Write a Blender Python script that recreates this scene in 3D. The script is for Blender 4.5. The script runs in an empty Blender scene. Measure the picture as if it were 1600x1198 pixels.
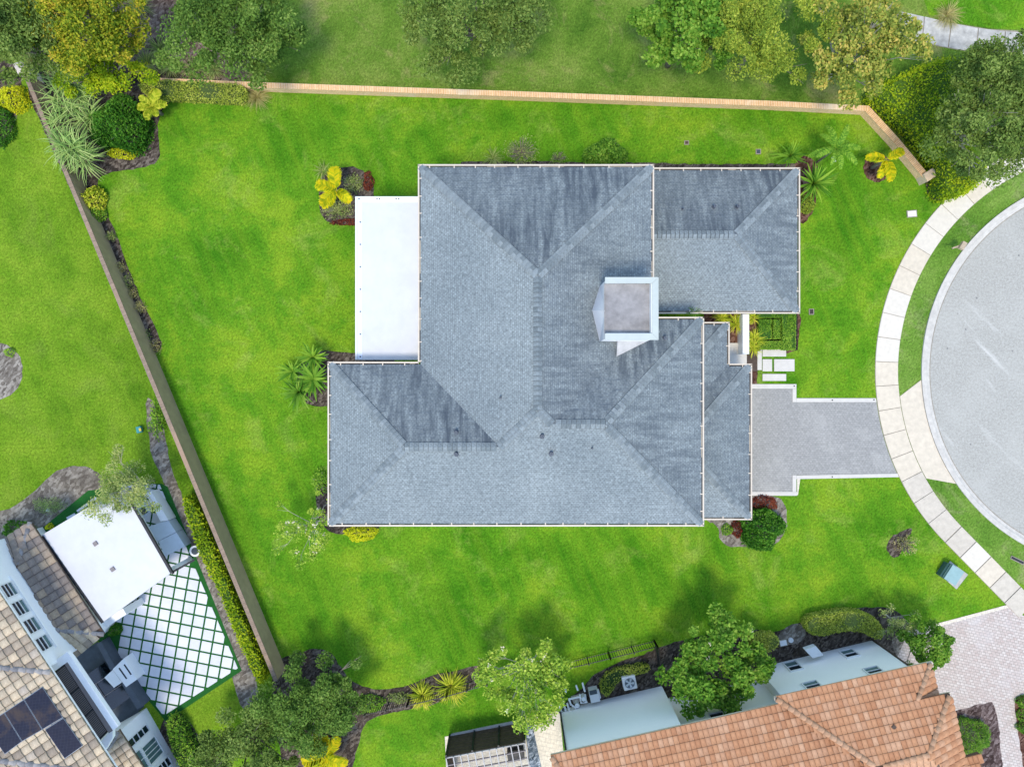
import bpy, math, random
import numpy as np
from mathutils import Vector, Matrix

random.seed(7)
H = 48.0            # camera height (m)
S = 23.0            # photograph pixels per metre on the ground

sc = bpy.context.scene
col = sc.collection
# ------------------------------------------------------------------ camera
cam = bpy.data.cameras.new("camera")
cam.sensor_width = 36.0
cam.lens = 36.0 * H / (1600.0 / S)
cam.clip_end = 2000
camo = bpy.data.objects.new("camera", cam)
camo.location = (0, 0, H)
col.objects.link(camo)
sc.camera = camo
# ------------------------------------------------------------------ light
SUN = Vector((-0.10, -0.53, 0.0)).normalized() * math.cos(math.radians(69)) + Vector((0, 0, math.sin(math.radians(69))))
w = bpy.data.worlds.new("World")
sc.world = w
w.use_nodes = True
wn = w.node_tree.nodes
sky = wn.new("ShaderNodeTexSky")
sky.sky_type = 'NISHITA'
sky.sun_disc = False
sky.dust_density = 0.4
sky.air_density = 1.0
sky.ozone_density = 0.0
sky.sun_elevation = math.radians(69)
sky.sun_rotation = math.atan2(SUN.x, SUN.y)
wn["Background"].inputs[1].default_value = 0.15
w.node_tree.links.new(sky.outputs[0], wn["Background"].inputs[0])
sl = bpy.data.lights.new("sun", 'SUN')
sl.energy = 1.2
sl.angle = math.radians(13.0)
sl.color = (1.0, 0.92, 0.79)
slo = bpy.data.objects.new("sun", sl)
slo.rotation_euler = SUN.to_track_quat('Z', 'Y').to_euler()
slo.location = (0, 0, 60)
col.objects.link(slo)
vs = sc.view_settings
vs.view_transform = 'Standard'
vs.look = 'None'
vs.exposure = 1.36
vs.gamma = 1.0


# ------------------------------------------------------------------ helpers
def W(px, py, z=0.0):
    f = (H - z) / H
    return Vector(((px - 800) / S * f, (599 - py) / S * f, z))


def ray_plane(px, py, P, n):
    """the point of a plane that shows at a given place of the picture"""
    o = Vector((0, 0, H))
    d = W(px, py, 0) - o
    t = (P - o).dot(n) / d.dot(n)
    return o + d * t


def to_px(p):
    k = H / (H - p.z)
    return 800 + p.x * S * k, 599 - p.y * S * k


def in_view(p, m=70):
    x, y = to_px(p)
    return -m < x < 1600 + m and -m < y < 1198 + m


def inside(pt, poly):
    x, y = pt[0], pt[1]
    r = False
    j = len(poly) - 1
    for i in range(len(poly)):
        xi, yi = poly[i][0], poly[i][1]
        xj, yj = poly[j][0], poly[j][1]
        if (yi > y) != (yj > y) and x < (xj - xi) * (y - yi) / (yj - yi) + xi:
            r = not r
        j = i
    return r


def rough(poly, step=0.35, amp=0.06, smooth=True, seed=1, px=True):
    """resample a closed outline with rounded corners and an uneven edge"""
    rng = random.Random(seed)
    p = [Vector((W(*q).x, W(*q).y)) if px else Vector(q[:2]) for q in poly]
    if smooth:
        for _ in range(2):
            q = []
            for i in range(len(p)):
                a, b = p[i], p[(i + 1) % len(p)]
                q += [a * .75 + b * .25, a * .25 + b * .75]
            p = q
    out = []
    for i in range(len(p)):
        a, b = p[i], p[(i + 1) % len(p)]
        n = max(1, int((b - a).length / step))
        for k in range(n):
            t = a.lerp(b, k / n)
            out.append((t.x + rng.uniform(-amp, amp), t.y + rng.uniform(-amp, amp)))
    return out


def tag(o, label=None, cat=None, group=None, kind=None):
    if label:
        o["label"] = label
    if cat:
        o["category"] = cat
    if group:
        o["group"] = group
    if kind:
        o["kind"] = kind
    return o


def empty(name, loc, label=None, cat=None, group=None, parent=None):
    o = bpy.data.objects.new(name, None)
    o.empty_display_size = 0.3
    o.location = loc
    col.objects.link(o)
    if parent:
        o.parent = parent
    return tag(o, label, cat, group)


def root_loc(o):
    v = Vector((0, 0, 0))
    while o:
        v += Vector(o.location)
        o = o.parent
    return v


def link(name, me, mat=None, parent=None, label=None, cat=None, group=None, kind=None, local=False):
    """world-space mesh -> object; under a parent it keeps its place"""
    o = bpy.data.objects.new(name, me)
    if mat is not None and not me.materials:
        me.materials.append(mat)
    col.objects.link(o)
    if parent:
        o.parent = parent
        if not local:
            o.location = -root_loc(parent)
    return tag(o, label, cat, group, kind)


def np_mesh(name, verts, faces4, smooth=False):
    """fast mesh from an (n,3) array and an (m,4) or (m,3) index array"""
    me = bpy.data.meshes.new(name)
    verts = np.asarray(verts, dtype=np.float32)
    faces4 = np.asarray(faces4, dtype=np.int32)
    k = faces4.shape[1]
    me.vertices.add(len(verts))
    me.vertices.foreach_set("co", verts.ravel())
    me.loops.add(faces4.size)
    me.loops.foreach_set("vertex_index", faces4.ravel())
    me.polygons.add(len(faces4))
    me.polygons.foreach_set("loop_start", np.arange(0, faces4.size, k, dtype=np.int32))
    if smooth:
        me.polygons.foreach_set("use_smooth", np.ones(len(faces4), dtype=bool))
    me.update(calc_edges=True)
    me.validate()
    return me


class MB:
    def __init__(self):
        self.v, self.f, self.uv = [], [], {}

    def face(self, pts, uv=None):
        i = len(self.v)
        self.v += [tuple(p) for p in pts]
        self.f.append(tuple(range(i, i + len(pts))))
        if uv:
            self.uv[len(self.f) - 1] = uv
        return self

    def hexa(self, b, t):
        """box from four bottom and four top points (counter-clockwise from above)"""
        i = len(self.v)
        self.v += [tuple(p) for p in b] + [tuple(p) for p in t]
        n = len(b)
        self.f.append(tuple(range(i + n - 1, i - 1, -1)))
        self.f.append(tuple(range(i + n, i + 2 * n)))
        for k in range(n):
            k2 = (k + 1) % n
            self.f.append((i + k, i + k2, i + n + k2, i + n + k))
        return self

    def prism(self, poly, z0, z1):
        a = sum(poly[i][0] * poly[(i + 1) % len(poly)][1] - poly[(i + 1) % len(poly)][0] * poly[i][1] for i in range(len(poly)))
        if a < 0:
            poly = poly[::-1]
        return self.hexa([(p[0], p[1], z0) for p in poly], [(p[0], p[1], z1) for p in poly])

    def ppx(self, poly, z0, z1):
        """prism whose top face shows at the given outline in the picture"""
        return self.prism([W(p[0], p[1], z1)[:2] for p in poly], z0, z1)

    def box(self, c, s, u=(1, 0, 0), v=(0, 1, 0)):
        u, v = Vector(u).normalized(), Vector(v).normalized()
        n = u.cross(v)
        c = Vector(c)
        hx, hy, hz = s[0] / 2, s[1] / 2, s[2] / 2
        q = [(-hx, -hy), (hx, -hy), (hx, hy), (-hx, hy)]
        return self.hexa([c + u * a + v * b - n * hz for a, b in q], [c + u * a + v * b + n * hz for a, b in q])

    def bar(self, a, b, wid, hgt, up=(0, 0, 1)):
        a, b = Vector(a), Vector(b)
        d = (b - a)
        L = d.length
        d.normalize()
        up = Vector(up)
        s = up.cross(d)
        if s.length < 1e-4:
            s = Vector((1, 0, 0))
        s.normalize()
        return self.box((a + b) / 2, (L, wid, hgt), d, s)

    def tube(self, pts, rad, seg=6, cap=True):
        pts = [Vector(p) for p in pts]
        i0 = len(self.v)
        for k, p in enumerate(pts):
            d = (pts[min(k + 1, len(pts) - 1)] - pts[max(k - 1, 0)]).normalized()
            a = d.orthogonal().normalized()
            if k and (a.dot(prev) < 0):
                a = -a
            a = (prev - d * prev.dot(d)).normalized() if k else a
            prev = a
            b = d.cross(a)
            r = rad[k] if isinstance(rad, (list, tuple)) else rad
            for j in range(seg):
                t = 2 * math.pi * j / seg
                self.v.append(tuple(p + a * (math.cos(t) * r) + b * (math.sin(t) * r)))
        for k in range(len(pts) - 1):
            for j in range(seg):
                j2 = (j + 1) % seg
                self.f.append((i0 + k * seg + j, i0 + k * seg + j2, i0 + (k + 1) * seg + j2, i0 + (k + 1) * seg + j))
        if cap:
            e = i0 + (len(pts) - 1) * seg
            self.f.append(tuple(range(e, e + seg)))
            self.f.append(tuple(range(i0 + seg - 1, i0 - 1, -1)))
        return self

    def cyl(self, c, r, z0, z1, seg=16, r1=None):
        r1 = r if r1 is None else r1
        b = [(c[0] + r * math.cos(2 * math.pi * k / seg), c[1] + r * math.sin(2 * math.pi * k / seg), z0) for k in range(seg)]
        t = [(c[0] + r1 * math.cos(2 * math.pi * k / seg), c[1] + r1 * math.sin(2 * math.pi * k / seg), z1) for k in range(seg)]
        return self.hexa(b, t)

    def mesh(self, name, smooth=False):
        me = bpy.data.meshes.new(name)
        me.from_pydata(self.v, [], self.f)
        if self.uv:
            l = me.uv_layers.new(name="UVMap")
            for k, uv in self.uv.items():
                p = me.polygons[k]
                for q, li in enumerate(p.loop_indices):
                    l.data[li].uv = uv[q]
        if smooth:
            for p in me.polygons:
                p.use_smooth = True
        me.update()
        return me

    def build(self, name, mat, parent=None, label=None, cat=None, group=None, kind=None, smooth=False):
        return link(name, self.mesh(name, smooth), mat, parent, label, cat, group, kind)


# ------------------------------------------------------------------ materials
class NT:
    def __init__(self, name):
        self.m = bpy.data.materials.new(name)
        self.m.use_nodes = True
        self.t = self.m.node_tree
        self.b = self.t.nodes["Principled BSDF"]
        self.out = self.t.nodes["Material Output"]
        self._tc = None

    def n(self, typ, **kw):
        o = self.t.nodes.new(typ)
        for k, v in kw.items():
            setattr(o, k, v)
        return o

    def l(self, a, b):
        self.t.links.new(a, b)

    def co(self, what="Object"):
        if self._tc is None:
            self._tc = self.n("ShaderNodeTexCoord")
        return self._tc.outputs[what]

    def mapped(self, src, scale=(1, 1, 1), rot=0.0):
        if rot:
            r = self.n("ShaderNodeMapping")
            r.inputs["Rotation"].default_value = (0, 0, rot)
            self.l(src, r.inputs[0])
            src = r.outputs[0]
        m = self.n("ShaderNodeMapping")
        m.inputs["Scale"].default_value = scale
        self.l(src, m.inputs[0])
        return m.outputs[0]

    def noise(self, src, scale, detail=3, rough=0.55, dist=0.0):
        o = self.n("ShaderNodeTexNoise")
        o.inputs["Scale"].default_value = scale
        o.inputs["Detail"].default_value = detail
        o.inputs["Roughness"].default_value = rough
        o.inputs["Distortion"].default_value = dist
        self.l(src, o.inputs["Vector"])
        return o.outputs["Fac"]

    def ramp(self, fac, stops):
        o = self.n("ShaderNodeValToRGB")
        e = o.color_ramp.elements
        while len(e) < len(stops):
            e.new(0.5)
        for k, (p, c) in enumerate(stops):
            e[k].position = p
            e[k].color = (c[0], c[1], c[2], 1) if not isinstance(c, (int, float)) else (c, c, c, 1)
        self.l(fac, o.inputs[0])
        return o.outputs[0]

    def mix(self, fac, a, b, mode='MIX'):
        o = self.n("ShaderNodeMix", data_type='RGBA', blend_type=mode)
        for inp, v in ((o.inputs[0], fac), (o.inputs[6], a), (o.inputs[7], b)):
            if hasattr(v, "is_linked") or hasattr(v, "links"):
                self.l(v, inp)
            elif isinstance(v, (int, float)):
                inp.default_value = v
            else:
                inp.default_value = (v[0], v[1], v[2], 1)
        return o.outputs[2]

    def math(self, op, a, b=0.0):
        o = self.n("ShaderNodeMath", operation=op)
        for inp, v in ((o.inputs[0], a), (o.inputs[1], b)):
            if isinstance(v, (int, float)):
                inp.default_value = v
            else:
                self.l(v, inp)
        return o.outputs[0]

    def bump(self, h, strength=0.3, dist=0.02):
        o = self.n("ShaderNodeBump")
        o.inputs["Strength"].default_value = strength
        o.inputs["Distance"].default_value = dist
        self.l(h, o.inputs["Height"])
        self.l(o.outputs[0], self.b.inputs["Normal"])

    def rand(self):
        """one random number for each separate piece"""
        g = self.n("ShaderNodeNewGeometry")
        i = self.n("ShaderNodeObjectInfo")
        s = self.math('ADD', g.outputs["Random Per Island"], i.outputs["Random"])
        return self.math('FRACT', s)

    def done(self, color=None, rough=0.8, spec=0.3, metal=0.0):
        if color is not None:
            if isinstance(color, (tuple, list)):
                self.b.inputs["Base Color"].default_value = (*color, 1)
            else:
                self.l(color, self.b.inputs["Base Color"])
        if isinstance(rough, (int, float)):
            self.b.inputs["Roughness"].default_value = rough
        else:
            self.l(rough, self.b.inputs["Roughness"])
        self.b.inputs["Specular IOR Level"].default_value = spec
        self.b.inputs["Metallic"].default_value = metal
        return self.m


def plain(name, c, rough=0.7, var=0.12, scale=6.0, spec=0.3, metal=0.0, bump=0.0):
    t = NT(name)
    f = t.noise(t.co(), scale, 4, 0.65)
    f2 = t.noise(t.co(), scale * 0.13, 2)
    lo = tuple(x * (1 - var) for x in c)
    hi = tuple(min(1, x * (1 + var)) for x in c)
    a = t.ramp(f, [(0.3, lo), (0.7, hi)])
    b = t.mix(t.ramp(f2, [(0.35, 0.0), (0.65, var * 1.2)]), a, tuple(x * 0.7 for x in c))
    if bump:
        t.bump(f, bump, 0.02)
    return t.done(b, rough, spec, metal)


def lawn_mat(name, deep, mid, lite, dry, dryness=0.5, streak=0.0, ang=0.0):
    t = NT(name)
    o = t.co()
    big = t.noise(o, 0.13, 4, 0.62, 0.4)
    med = t.noise(o, 0.55, 5, 0.65, 0.3)
    small = t.noise(o, 3.2, 4, 0.7)
    fine = t.noise(o, 6.5, 4, 0.85)
    blade = t.noise(t.mapped(o, (1.0, 0.5, 1.0), 0.5), 10.0, 3, 0.85)
    v = t.math('ADD', t.math('MULTIPLY', big, 0.55), t.math('MULTIPLY', med, 0.33))
    v = t.math('ADD', v, t.math('MULTIPLY', small, 0.12))
    c = t.ramp(v, [(0.40, deep), (0.50, mid), (0.60, lite)])
    d = t.noise(o, 0.33, 6, 0.7, 0.6)
    dm = t.ramp(d, [(0.53, 0.0), (0.74, dryness)])
    c = t.mix(dm, c, dry)
    if streak:
        s = t.noise(t.mapped(o, (1.0, 0.06, 1.0), ang), 1.1, 3, 0.5)
        c = t.mix(t.ramp(s, [(0.42, 0.0), (0.62, streak)]), c, lite)
    g = t.math('ADD', t.math('MULTIPLY', fine, 0.5), t.math('MULTIPLY', blade, 0.5))
    c = t.mix(1.0, c, t.ramp(g, [(0.34, 0.42), (0.50, 0.95), (0.66, 1.55)]), 'MULTIPLY')
    t.bump(g, 0.8, 0.08)
    wear = t.noise(o, 1.3, 6, 0.75, 0.8)
    c = t.mix(t.ramp(wear, [(0.66, 0.0), (0.76, 0.55)]), c, (0.19, 0.17, 0.07))
    return t.done(c, 0.95, 0.05)


def leaf_mat(name, cols, trans=0.35):
    t = NT(name)
    cols = [(min(.8, c_[0] * 1.50), min(.8, c_[1] * 1.38), c_[2] * 1.0) for c_ in cols]
    r = t.rand()
    n = len(cols)
    pos = t.noise(t.co(), 0.55, 2)
    rr = t.math('ADD', t.math('MULTIPLY', r, 0.62), t.math('MULTIPLY', t.ramp(pos, [(0.3, 0.0), (0.7, 1.0)]), 0.38))
    c = t.ramp(rr, [(0.08 + 0.84 * k / (n - 1), cols[k]) for k in range(n)])
    t.l(c, t.b.inputs["Base Color"])
    t.b.inputs["Roughness"].default_value = 0.55
    t.b.inputs["Specular IOR Level"].default_value = 0.08
    tr = t.n("ShaderNodeBsdfTranslucent")
    t.l(c, tr.inputs[0])
    ms = t.n("ShaderNodeMixShader")
    ms.inputs[0].default_value = trans
    t.l(t.b.outputs[0], ms.inputs[1])
    t.l(tr.outputs[0], ms.inputs[2])
    t.l(ms.outputs[0], t.out.inputs[0])
    return t.m


def mulch_mat(name, a, b, c, scale=9.0):
    t = NT(name)
    o = t.co()
    v = t.n("ShaderNodeTexVoronoi")
    v.inputs["Scale"].default_value = scale
    t.l(t.mapped(o, (1, 0.55, 1), 0.7), v.inputs["Vector"])
    n = t.noise(o, scale * 1.7, 4, 0.7)
    bw = t.n("ShaderNodeRGBToBW")
    t.l(v.outputs["Color"], bw.inputs[0])
    f = t.math('ADD', t.math('MULTIPLY', bw.outputs[0], 0.5), t.math('MULTIPLY', n, 0.5))
    cc = t.ramp(f, [(0.32, a), (0.5, b), (0.68, c)])
    lo = t.noise(o, 0.7, 3)
    cc = t.mix(t.ramp(lo, [(0.4, 0.0), (0.65, 0.55)]), cc, tuple(x * 0.6 for x in a))
    t.bump(f, 0.9, 0.06)
    return t.done(cc, 0.95, 0.1)


def shingle_mat(name):
    t = NT(name)
    uv = t.co("UV")
    br = t.n("ShaderNodeTexBrick")
    br.offset = 0.5
    br.inputs["Scale"].default_value = 1.0
    br.inputs["Brick Width"].default_value = 0.19
    br.inputs["Row Height"].default_value = 0.125
    br.inputs["Mortar Size"].default_value = 0.020
    br.inputs["Color1"].default_value = (0.9, 0.9, 0.9, 1)
    br.inputs["Color2"].default_value = (0.50, 0.50, 0.50, 1)
    br.inputs["Mortar"].default_value = (0.22, 0.22, 0.22, 1)
    t.l(uv, br.inputs["Vector"])
    base = t.ramp(t.noise(uv, 0.25, 4, 0.6), [(0.3, (0.212, 0.244, 0.246)), (0.7, (0.285, 0.318, 0.312))])
    c = t.mix(1.0, base, t.mix(0.45, (1, 1, 1), br.outputs[0]), 'MULTIPLY')
    sp = t.noise(uv, 5.5, 3, 0.75)
    c = t.mix(1.0, c, t.ramp(sp, [(0.30, 0.70), (0.70, 1.40)]), 'MULTIPLY')
    st = t.noise(t.mapped(uv, (2.1, 0.30, 1.0)), 1.25, 6, 0.68, 0.35)
    reg = t.noise(uv, 0.16, 2, 0.5)
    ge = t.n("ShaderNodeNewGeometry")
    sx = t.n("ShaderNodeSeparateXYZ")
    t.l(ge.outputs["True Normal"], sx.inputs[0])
    slope_dir = t.math('ADD', t.math('MULTIPLY', sx.outputs[1], 1.0), t.math('MULTIPLY', sx.outputs[0], 0.6))
    algae_shade = t.ramp(slope_dir, [(0.0, 0.10), (0.38, 1.0)])  # algae streaks, boosted on slopes away from the sun to paint their shade
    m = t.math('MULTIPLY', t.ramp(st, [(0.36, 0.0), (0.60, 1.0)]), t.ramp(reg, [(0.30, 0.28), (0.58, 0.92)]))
    m = t.math('MULTIPLY', m, algae_shade)
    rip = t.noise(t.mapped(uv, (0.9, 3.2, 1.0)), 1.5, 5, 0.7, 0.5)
    c = t.mix(t.math('MULTIPLY', t.ramp(rip, [(0.52, 0.0), (0.66, 0.60)]), algae_shade), c, (0.075, 0.095, 0.118))
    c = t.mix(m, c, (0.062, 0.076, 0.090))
    t.bump(br.outputs[1], -0.35, 0.02)
    return t.done(c, 0.92, 0.15)


def cap_mat(name):
    t = NT(name)
    r = t.rand()
    c = t.ramp(r, [(0.0, (0.150, 0.175, 0.178)), (0.5, (0.192, 0.220, 0.222)), (1.0, (0.235, 0.265, 0.265))])
    c = t.mix(1.0, c, t.ramp(t.noise(t.co(), 9.0, 3), [(0.3, 0.75), (0.7, 1.15)]), 'MULTIPLY')
    return t.done(c, 0.92, 0.15)


def tile_mat(name, cols, rough=0.8):
    t = NT(name)
    c = t.ramp(t.rand(), [(k / (len(cols) - 1), cols[k]) for k in range(len(cols))])
    c = t.mix(1.0, c, t.ramp(t.noise(t.co(), 7.0, 4, 0.7), [(0.3, 0.78), (0.7, 1.15)]), 'MULTIPLY')
    return t.done(c, rough, 0.2)


def brick_mat(name, c1, c2, mortar, bw, rh, ms, bump=0.4, rot=0.0, stain_or_reflection=(0.5, 0.5, 0.5), samt=0.0, offset=0.5, sscale=0.5, coord="Object"):
    t = NT(name)
    o = t.mapped(t.co(coord), (1, 1, 1), rot)
    br = t.n("ShaderNodeTexBrick")
    br.offset = offset
    br.inputs["Scale"].default_value = 1.0
    br.inputs["Brick Width"].default_value = bw
    br.inputs["Row Height"].default_value = rh
    br.inputs["Mortar Size"].default_value = ms
    br.inputs["Color1"].default_value = (*c1, 1)
    br.inputs["Color2"].default_value = (*c2, 1)
    br.inputs["Mortar"].default_value = (*mortar, 1)
    t.l(o, br.inputs["Vector"])
    c = t.mix(1.0, br.outputs[0], t.ramp(t.noise(t.co(), 6.0, 4, 0.7), [(0.3, 0.8), (0.7, 1.15)]), 'MULTIPLY')
    if samt:
        c = t.mix(t.ramp(t.noise(t.co(), sscale, 5, 0.7, 0.4), [(0.52, 0.0), (0.66, samt)]), c, stain_or_reflection)
    t.bump(br.outputs[1], -bump, 0.015)
    return t.done(c, 0.85, 0.25)


M = {}
M['lawn'] = lawn_mat('lawn', (0.046, 0.160, 0.006), (0.088, 0.226, 0.010), (0.185, 0.300, 0.016), (0.28, 0.345, 0.060), 0.65, 0.28, -0.40)
M['lawn_park'] = lawn_mat('park_lawn', (0.055, 0.125, 0.012), (0.108, 0.190, 0.022), (0.175, 0.235, 0.042), (0.29, 0.255, 0.095), 0.85)
M['lawn_side'] = lawn_mat('side_lawn', (0.072, 0.165, 0.008), (0.118, 0.228, 0.012), (0.180, 0.280, 0.020), (0.22, 0.27, 0.045), 0.4, 0.30, -0.40)
M['lawn_verge'] = lawn_mat('verge_lawn', (0.075, 0.170, 0.018), (0.120, 0.225, 0.028), (0.185, 0.280, 0.050), (0.30, 0.29, 0.13), 0.8)
M['mulch'] = mulch_mat('mulch', (0.035, 0.026, 0.020), (0.085, 0.066, 0.050), (0.19, 0.155, 0.12))
M['mulch_red'] = mulch_mat('red_mulch', (0.050, 0.022, 0.014), (0.12, 0.055, 0.036), (0.24, 0.14, 0.10), 8.0)
M['soil_grey'] = mulch_mat('grey_soil', (0.12, 0.10, 0.078), (0.22, 0.19, 0.15), (0.36, 0.32, 0.26), 7.0)
M['pebble'] = mulch_mat('pebble', (0.06, 0.08, 0.09), (0.20, 0.24, 0.27), (0.55, 0.58, 0.60), 10.0)
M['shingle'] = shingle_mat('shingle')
M['cap'] = cap_mat('ridge_shingle')
M['cap_edge_shade'] = plain('shingle_edge_shade', (0.115, 0.135, 0.142), 0.95, 0.3, 9)  # shadow line of each cap lip, painted onto its front edge
M['white'] = plain('white_paint', (0.74, 0.74, 0.72), 0.5, 0.05, 3)
M['cream'] = plain('cream_trim', (0.60, 0.51, 0.39), 0.45, 0.06, 4)
M['membrane'] = plain('white_membrane', (0.57, 0.565, 0.56), 0.6, 0.05, 1.1)
M['membrane_grey'] = plain('grey_membrane', (0.28, 0.265, 0.25), 0.6, 0.35, 1.3)
M['coping'] = plain('coping', (0.44, 0.47, 0.42), 0.4, 0.05, 2)
M['debris'] = plain('gutter_debris', (0.050, 0.040, 0.034), 0.9, 0.5, 9)
M['stucco'] = plain('stucco', (0.90, 0.88, 0.84), 0.85, 0.03, 20, bump=0.15)
M['stucco_blue'] = plain('white_stucco', (0.88, 0.87, 0.84), 0.8, 0.04, 16, bump=0.15)
M['concrete'] = plain('concrete', (0.70, 0.66, 0.60), 0.85, 0.10, 5, bump=0.2)
M['concrete_grey'] = plain('aged_concrete', (0.42, 0.40, 0.35), 0.85, 0.35, 1.8, bump=0.2)
M['slab'] = plain('pale_slab', (0.56, 0.52, 0.45), 0.75, 0.06, 3)
M['joint'] = plain('joint', (0.30, 0.26, 0.20), 0.95, 0.3, 6)
M['dark'] = plain('dark_metal', (0.020, 0.022, 0.025), 0.45, 0.3, 6)
M['pipe'] = plain('vent_lead', (0.10, 0.11, 0.13), 0.6, 0.3, 9)
M['slate'] = plain('slate', (0.055, 0.072, 0.085), 0.5, 0.25, 2)
M['glass'] = plain('dark_glass', (0.010, 0.020, 0.028), 0.06, 0.3, 1, spec=0.6)
M['glass_green'] = plain('green_glass', (0.10, 0.17, 0.165), 0.08, 0.2, 1, spec=0.6)
M['taupe'] = plain('taupe', (0.22, 0.19, 0.18), 0.6, 0.1, 4)
M['brown_wood'] = plain('brown_wood', (0.075, 0.050, 0.034), 0.7, 0.35, 5)
M['beam'] = plain('grey_beam', (0.45, 0.42, 0.38), 0.7, 0.15, 5)
M['turf'] = plain('artificial_turf', (0.013, 0.105, 0.014), 0.95, 0.3, 14, bump=0.5)
M['bark'] = plain('bark', (0.20, 0.17, 0.13), 0.9, 0.3, 7, bump=0.4)
M['bark_pale'] = plain('pale_bark', (0.46, 0.41, 0.33), 0.85, 0.2, 7)
M['box_green'] = plain('utility_green', (0.25, 0.38, 0.36), 0.45, 0.08, 3)
M['box_dark'] = plain('utility_dark_green', (0.05, 0.11, 0.09), 0.5, 0.1, 3)
M['steel'] = plain('steel', (0.55, 0.58, 0.60), 0.3, 0.08, 5, metal=0.6)
M['tan'] = plain('tan_plastic', (0.42, 0.33, 0.22), 0.7, 0.15, 6)
M['wall_olive'] = plain('wall_render', (0.37, 0.275, 0.155), 0.9, 0.16, 1.5, bump=0.2)
M['brick_cap'] = brick_mat('brick_cap', (0.60, 0.315, 0.12), (0.70, 0.41, 0.18), (0.72, 0.56, 0.36), 0.115, 3.0, 0.018, 0.4, 0.0, (0.82, 0.68, 0.47), 0.85, 0.0, 0.10, "UV")
M['brick_old'] = brick_mat('weathered_brick_cap', (0.22, 0.145, 0.095), (0.30, 0.20, 0.135), (0.26, 0.215, 0.16), 0.115, 3.0, 0.02, 0.4, 0.0, (0.40, 0.26, 0.17), 0.6, 0.0, 0.4, 'UV')
M['brick'] = brick_mat('brick', (0.68, 0.35, 0.13), (0.78, 0.45, 0.20), (0.80, 0.62, 0.40), 0.22, 0.085, 0.016, 0.4, 0.0, (0.70, 0.60, 0.48), 0.6, 0.5, 0.12, "UV")
M['paver'] = brick_mat('grey_paver', (0.285, 0.275, 0.245), (0.335, 0.322, 0.288), (0.255, 0.246, 0.225), 0.20, 0.145, 0.016, 0.3, 0.0, (0.44, 0.42, 0.37), 0.4, 0.5, 0.42)
M['paver_pink'] = brick_mat('pink_paver', (0.47, 0.375, 0.315), (0.56, 0.49, 0.42), (0.36, 0.305, 0.26), 0.27, 0.18, 0.022, 0.35, 0.22, (0.54, 0.50, 0.465), 0.5, 0.5, 0.3)
M['paver_cream'] = brick_mat('cream_paver', (0.64, 0.56, 0.43), (0.70, 0.62, 0.48), (0.53, 0.46, 0.36), 0.4, 0.3, 0.015, 0.2, 0.2)
M['solar'] = brick_mat('solar_cell', (0.012, 0.014, 0.028), (0.016, 0.017, 0.030), (0.030, 0.032, 0.045), 0.16, 0.16, 0.006, 0.02, 0.0, (0.060, 0.042, 0.034), 0.9, 0.0, 0.5)  # brown patches are a reflection painted into the cell colour
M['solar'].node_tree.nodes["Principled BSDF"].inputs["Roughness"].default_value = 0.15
M['tile_tan'] = tile_mat('tan_tile', [(0.25, 0.20, 0.15), (0.33, 0.265, 0.19), (0.42, 0.335, 0.23), (0.49, 0.395, 0.27), (0.54, 0.425, 0.28), (0.40, 0.335, 0.26)])
M['tile_grey'] = tile_mat('grey_brown_tile', [(0.18, 0.15, 0.13), (0.24, 0.195, 0.16), (0.30, 0.235, 0.18), (0.40, 0.30, 0.20), (0.26, 0.215, 0.18)])
M['tile_red'] = tile_mat('terracotta_tile', [(0.38, 0.175, 0.084), (0.43, 0.205, 0.100), (0.46, 0.23, 0.115), (0.43, 0.225, 0.122), (0.51, 0.29, 0.165)])
M['tile_under'] = plain('tile_underlay', (0.12, 0.075, 0.05), 0.9, 0.2, 5)
M['cap_red'] = tile_mat('terracotta_cap', [(0.48, 0.265, 0.145), (0.53, 0.31, 0.18), (0.46, 0.245, 0.13)])
M['cap_grey'] = tile_mat('grey_cap', [(0.20, 0.19, 0.19), (0.28, 0.26, 0.25), (0.35, 0.32, 0.29)])

t = NT('asphalt')
o = t.co()
c = t.ramp(t.noise(o, 7, 5, 0.9), [(0.36, (0.270, 0.257, 0.218)), (0.64, (0.450, 0.430, 0.368))])
c = t.mix(t.ramp(t.noise(o, 0.35, 5, 0.6, 0.5), [(0.45, 0.0), (0.7, 0.35)]), c, (0.46, 0.44, 0.38))
s = t.noise(t.mapped(o, (0.9, 0.14, 1), -0.75), 1.0, 4, 0.55, 0.25)
c = t.mix(t.ramp(s, [(0.60, 0.0), (0.74, 0.7)]), c, (0.60, 0.575, 0.505))
v = t.n("ShaderNodeTexVoronoi")
v.inputs["Scale"].default_value = 0.8
t.l(o, v.inputs["Vector"])
c = t.mix(t.ramp(v.outputs["Distance"], [(0.035, 0.65), (0.07, 0.0)]), c, (0.10, 0.10, 0.10))
t.bump(t.noise(o, 30, 3, 0.8), 0.3, 0.02)
M['asphalt'] = t.done(c, 0.9, 0.2)

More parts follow.
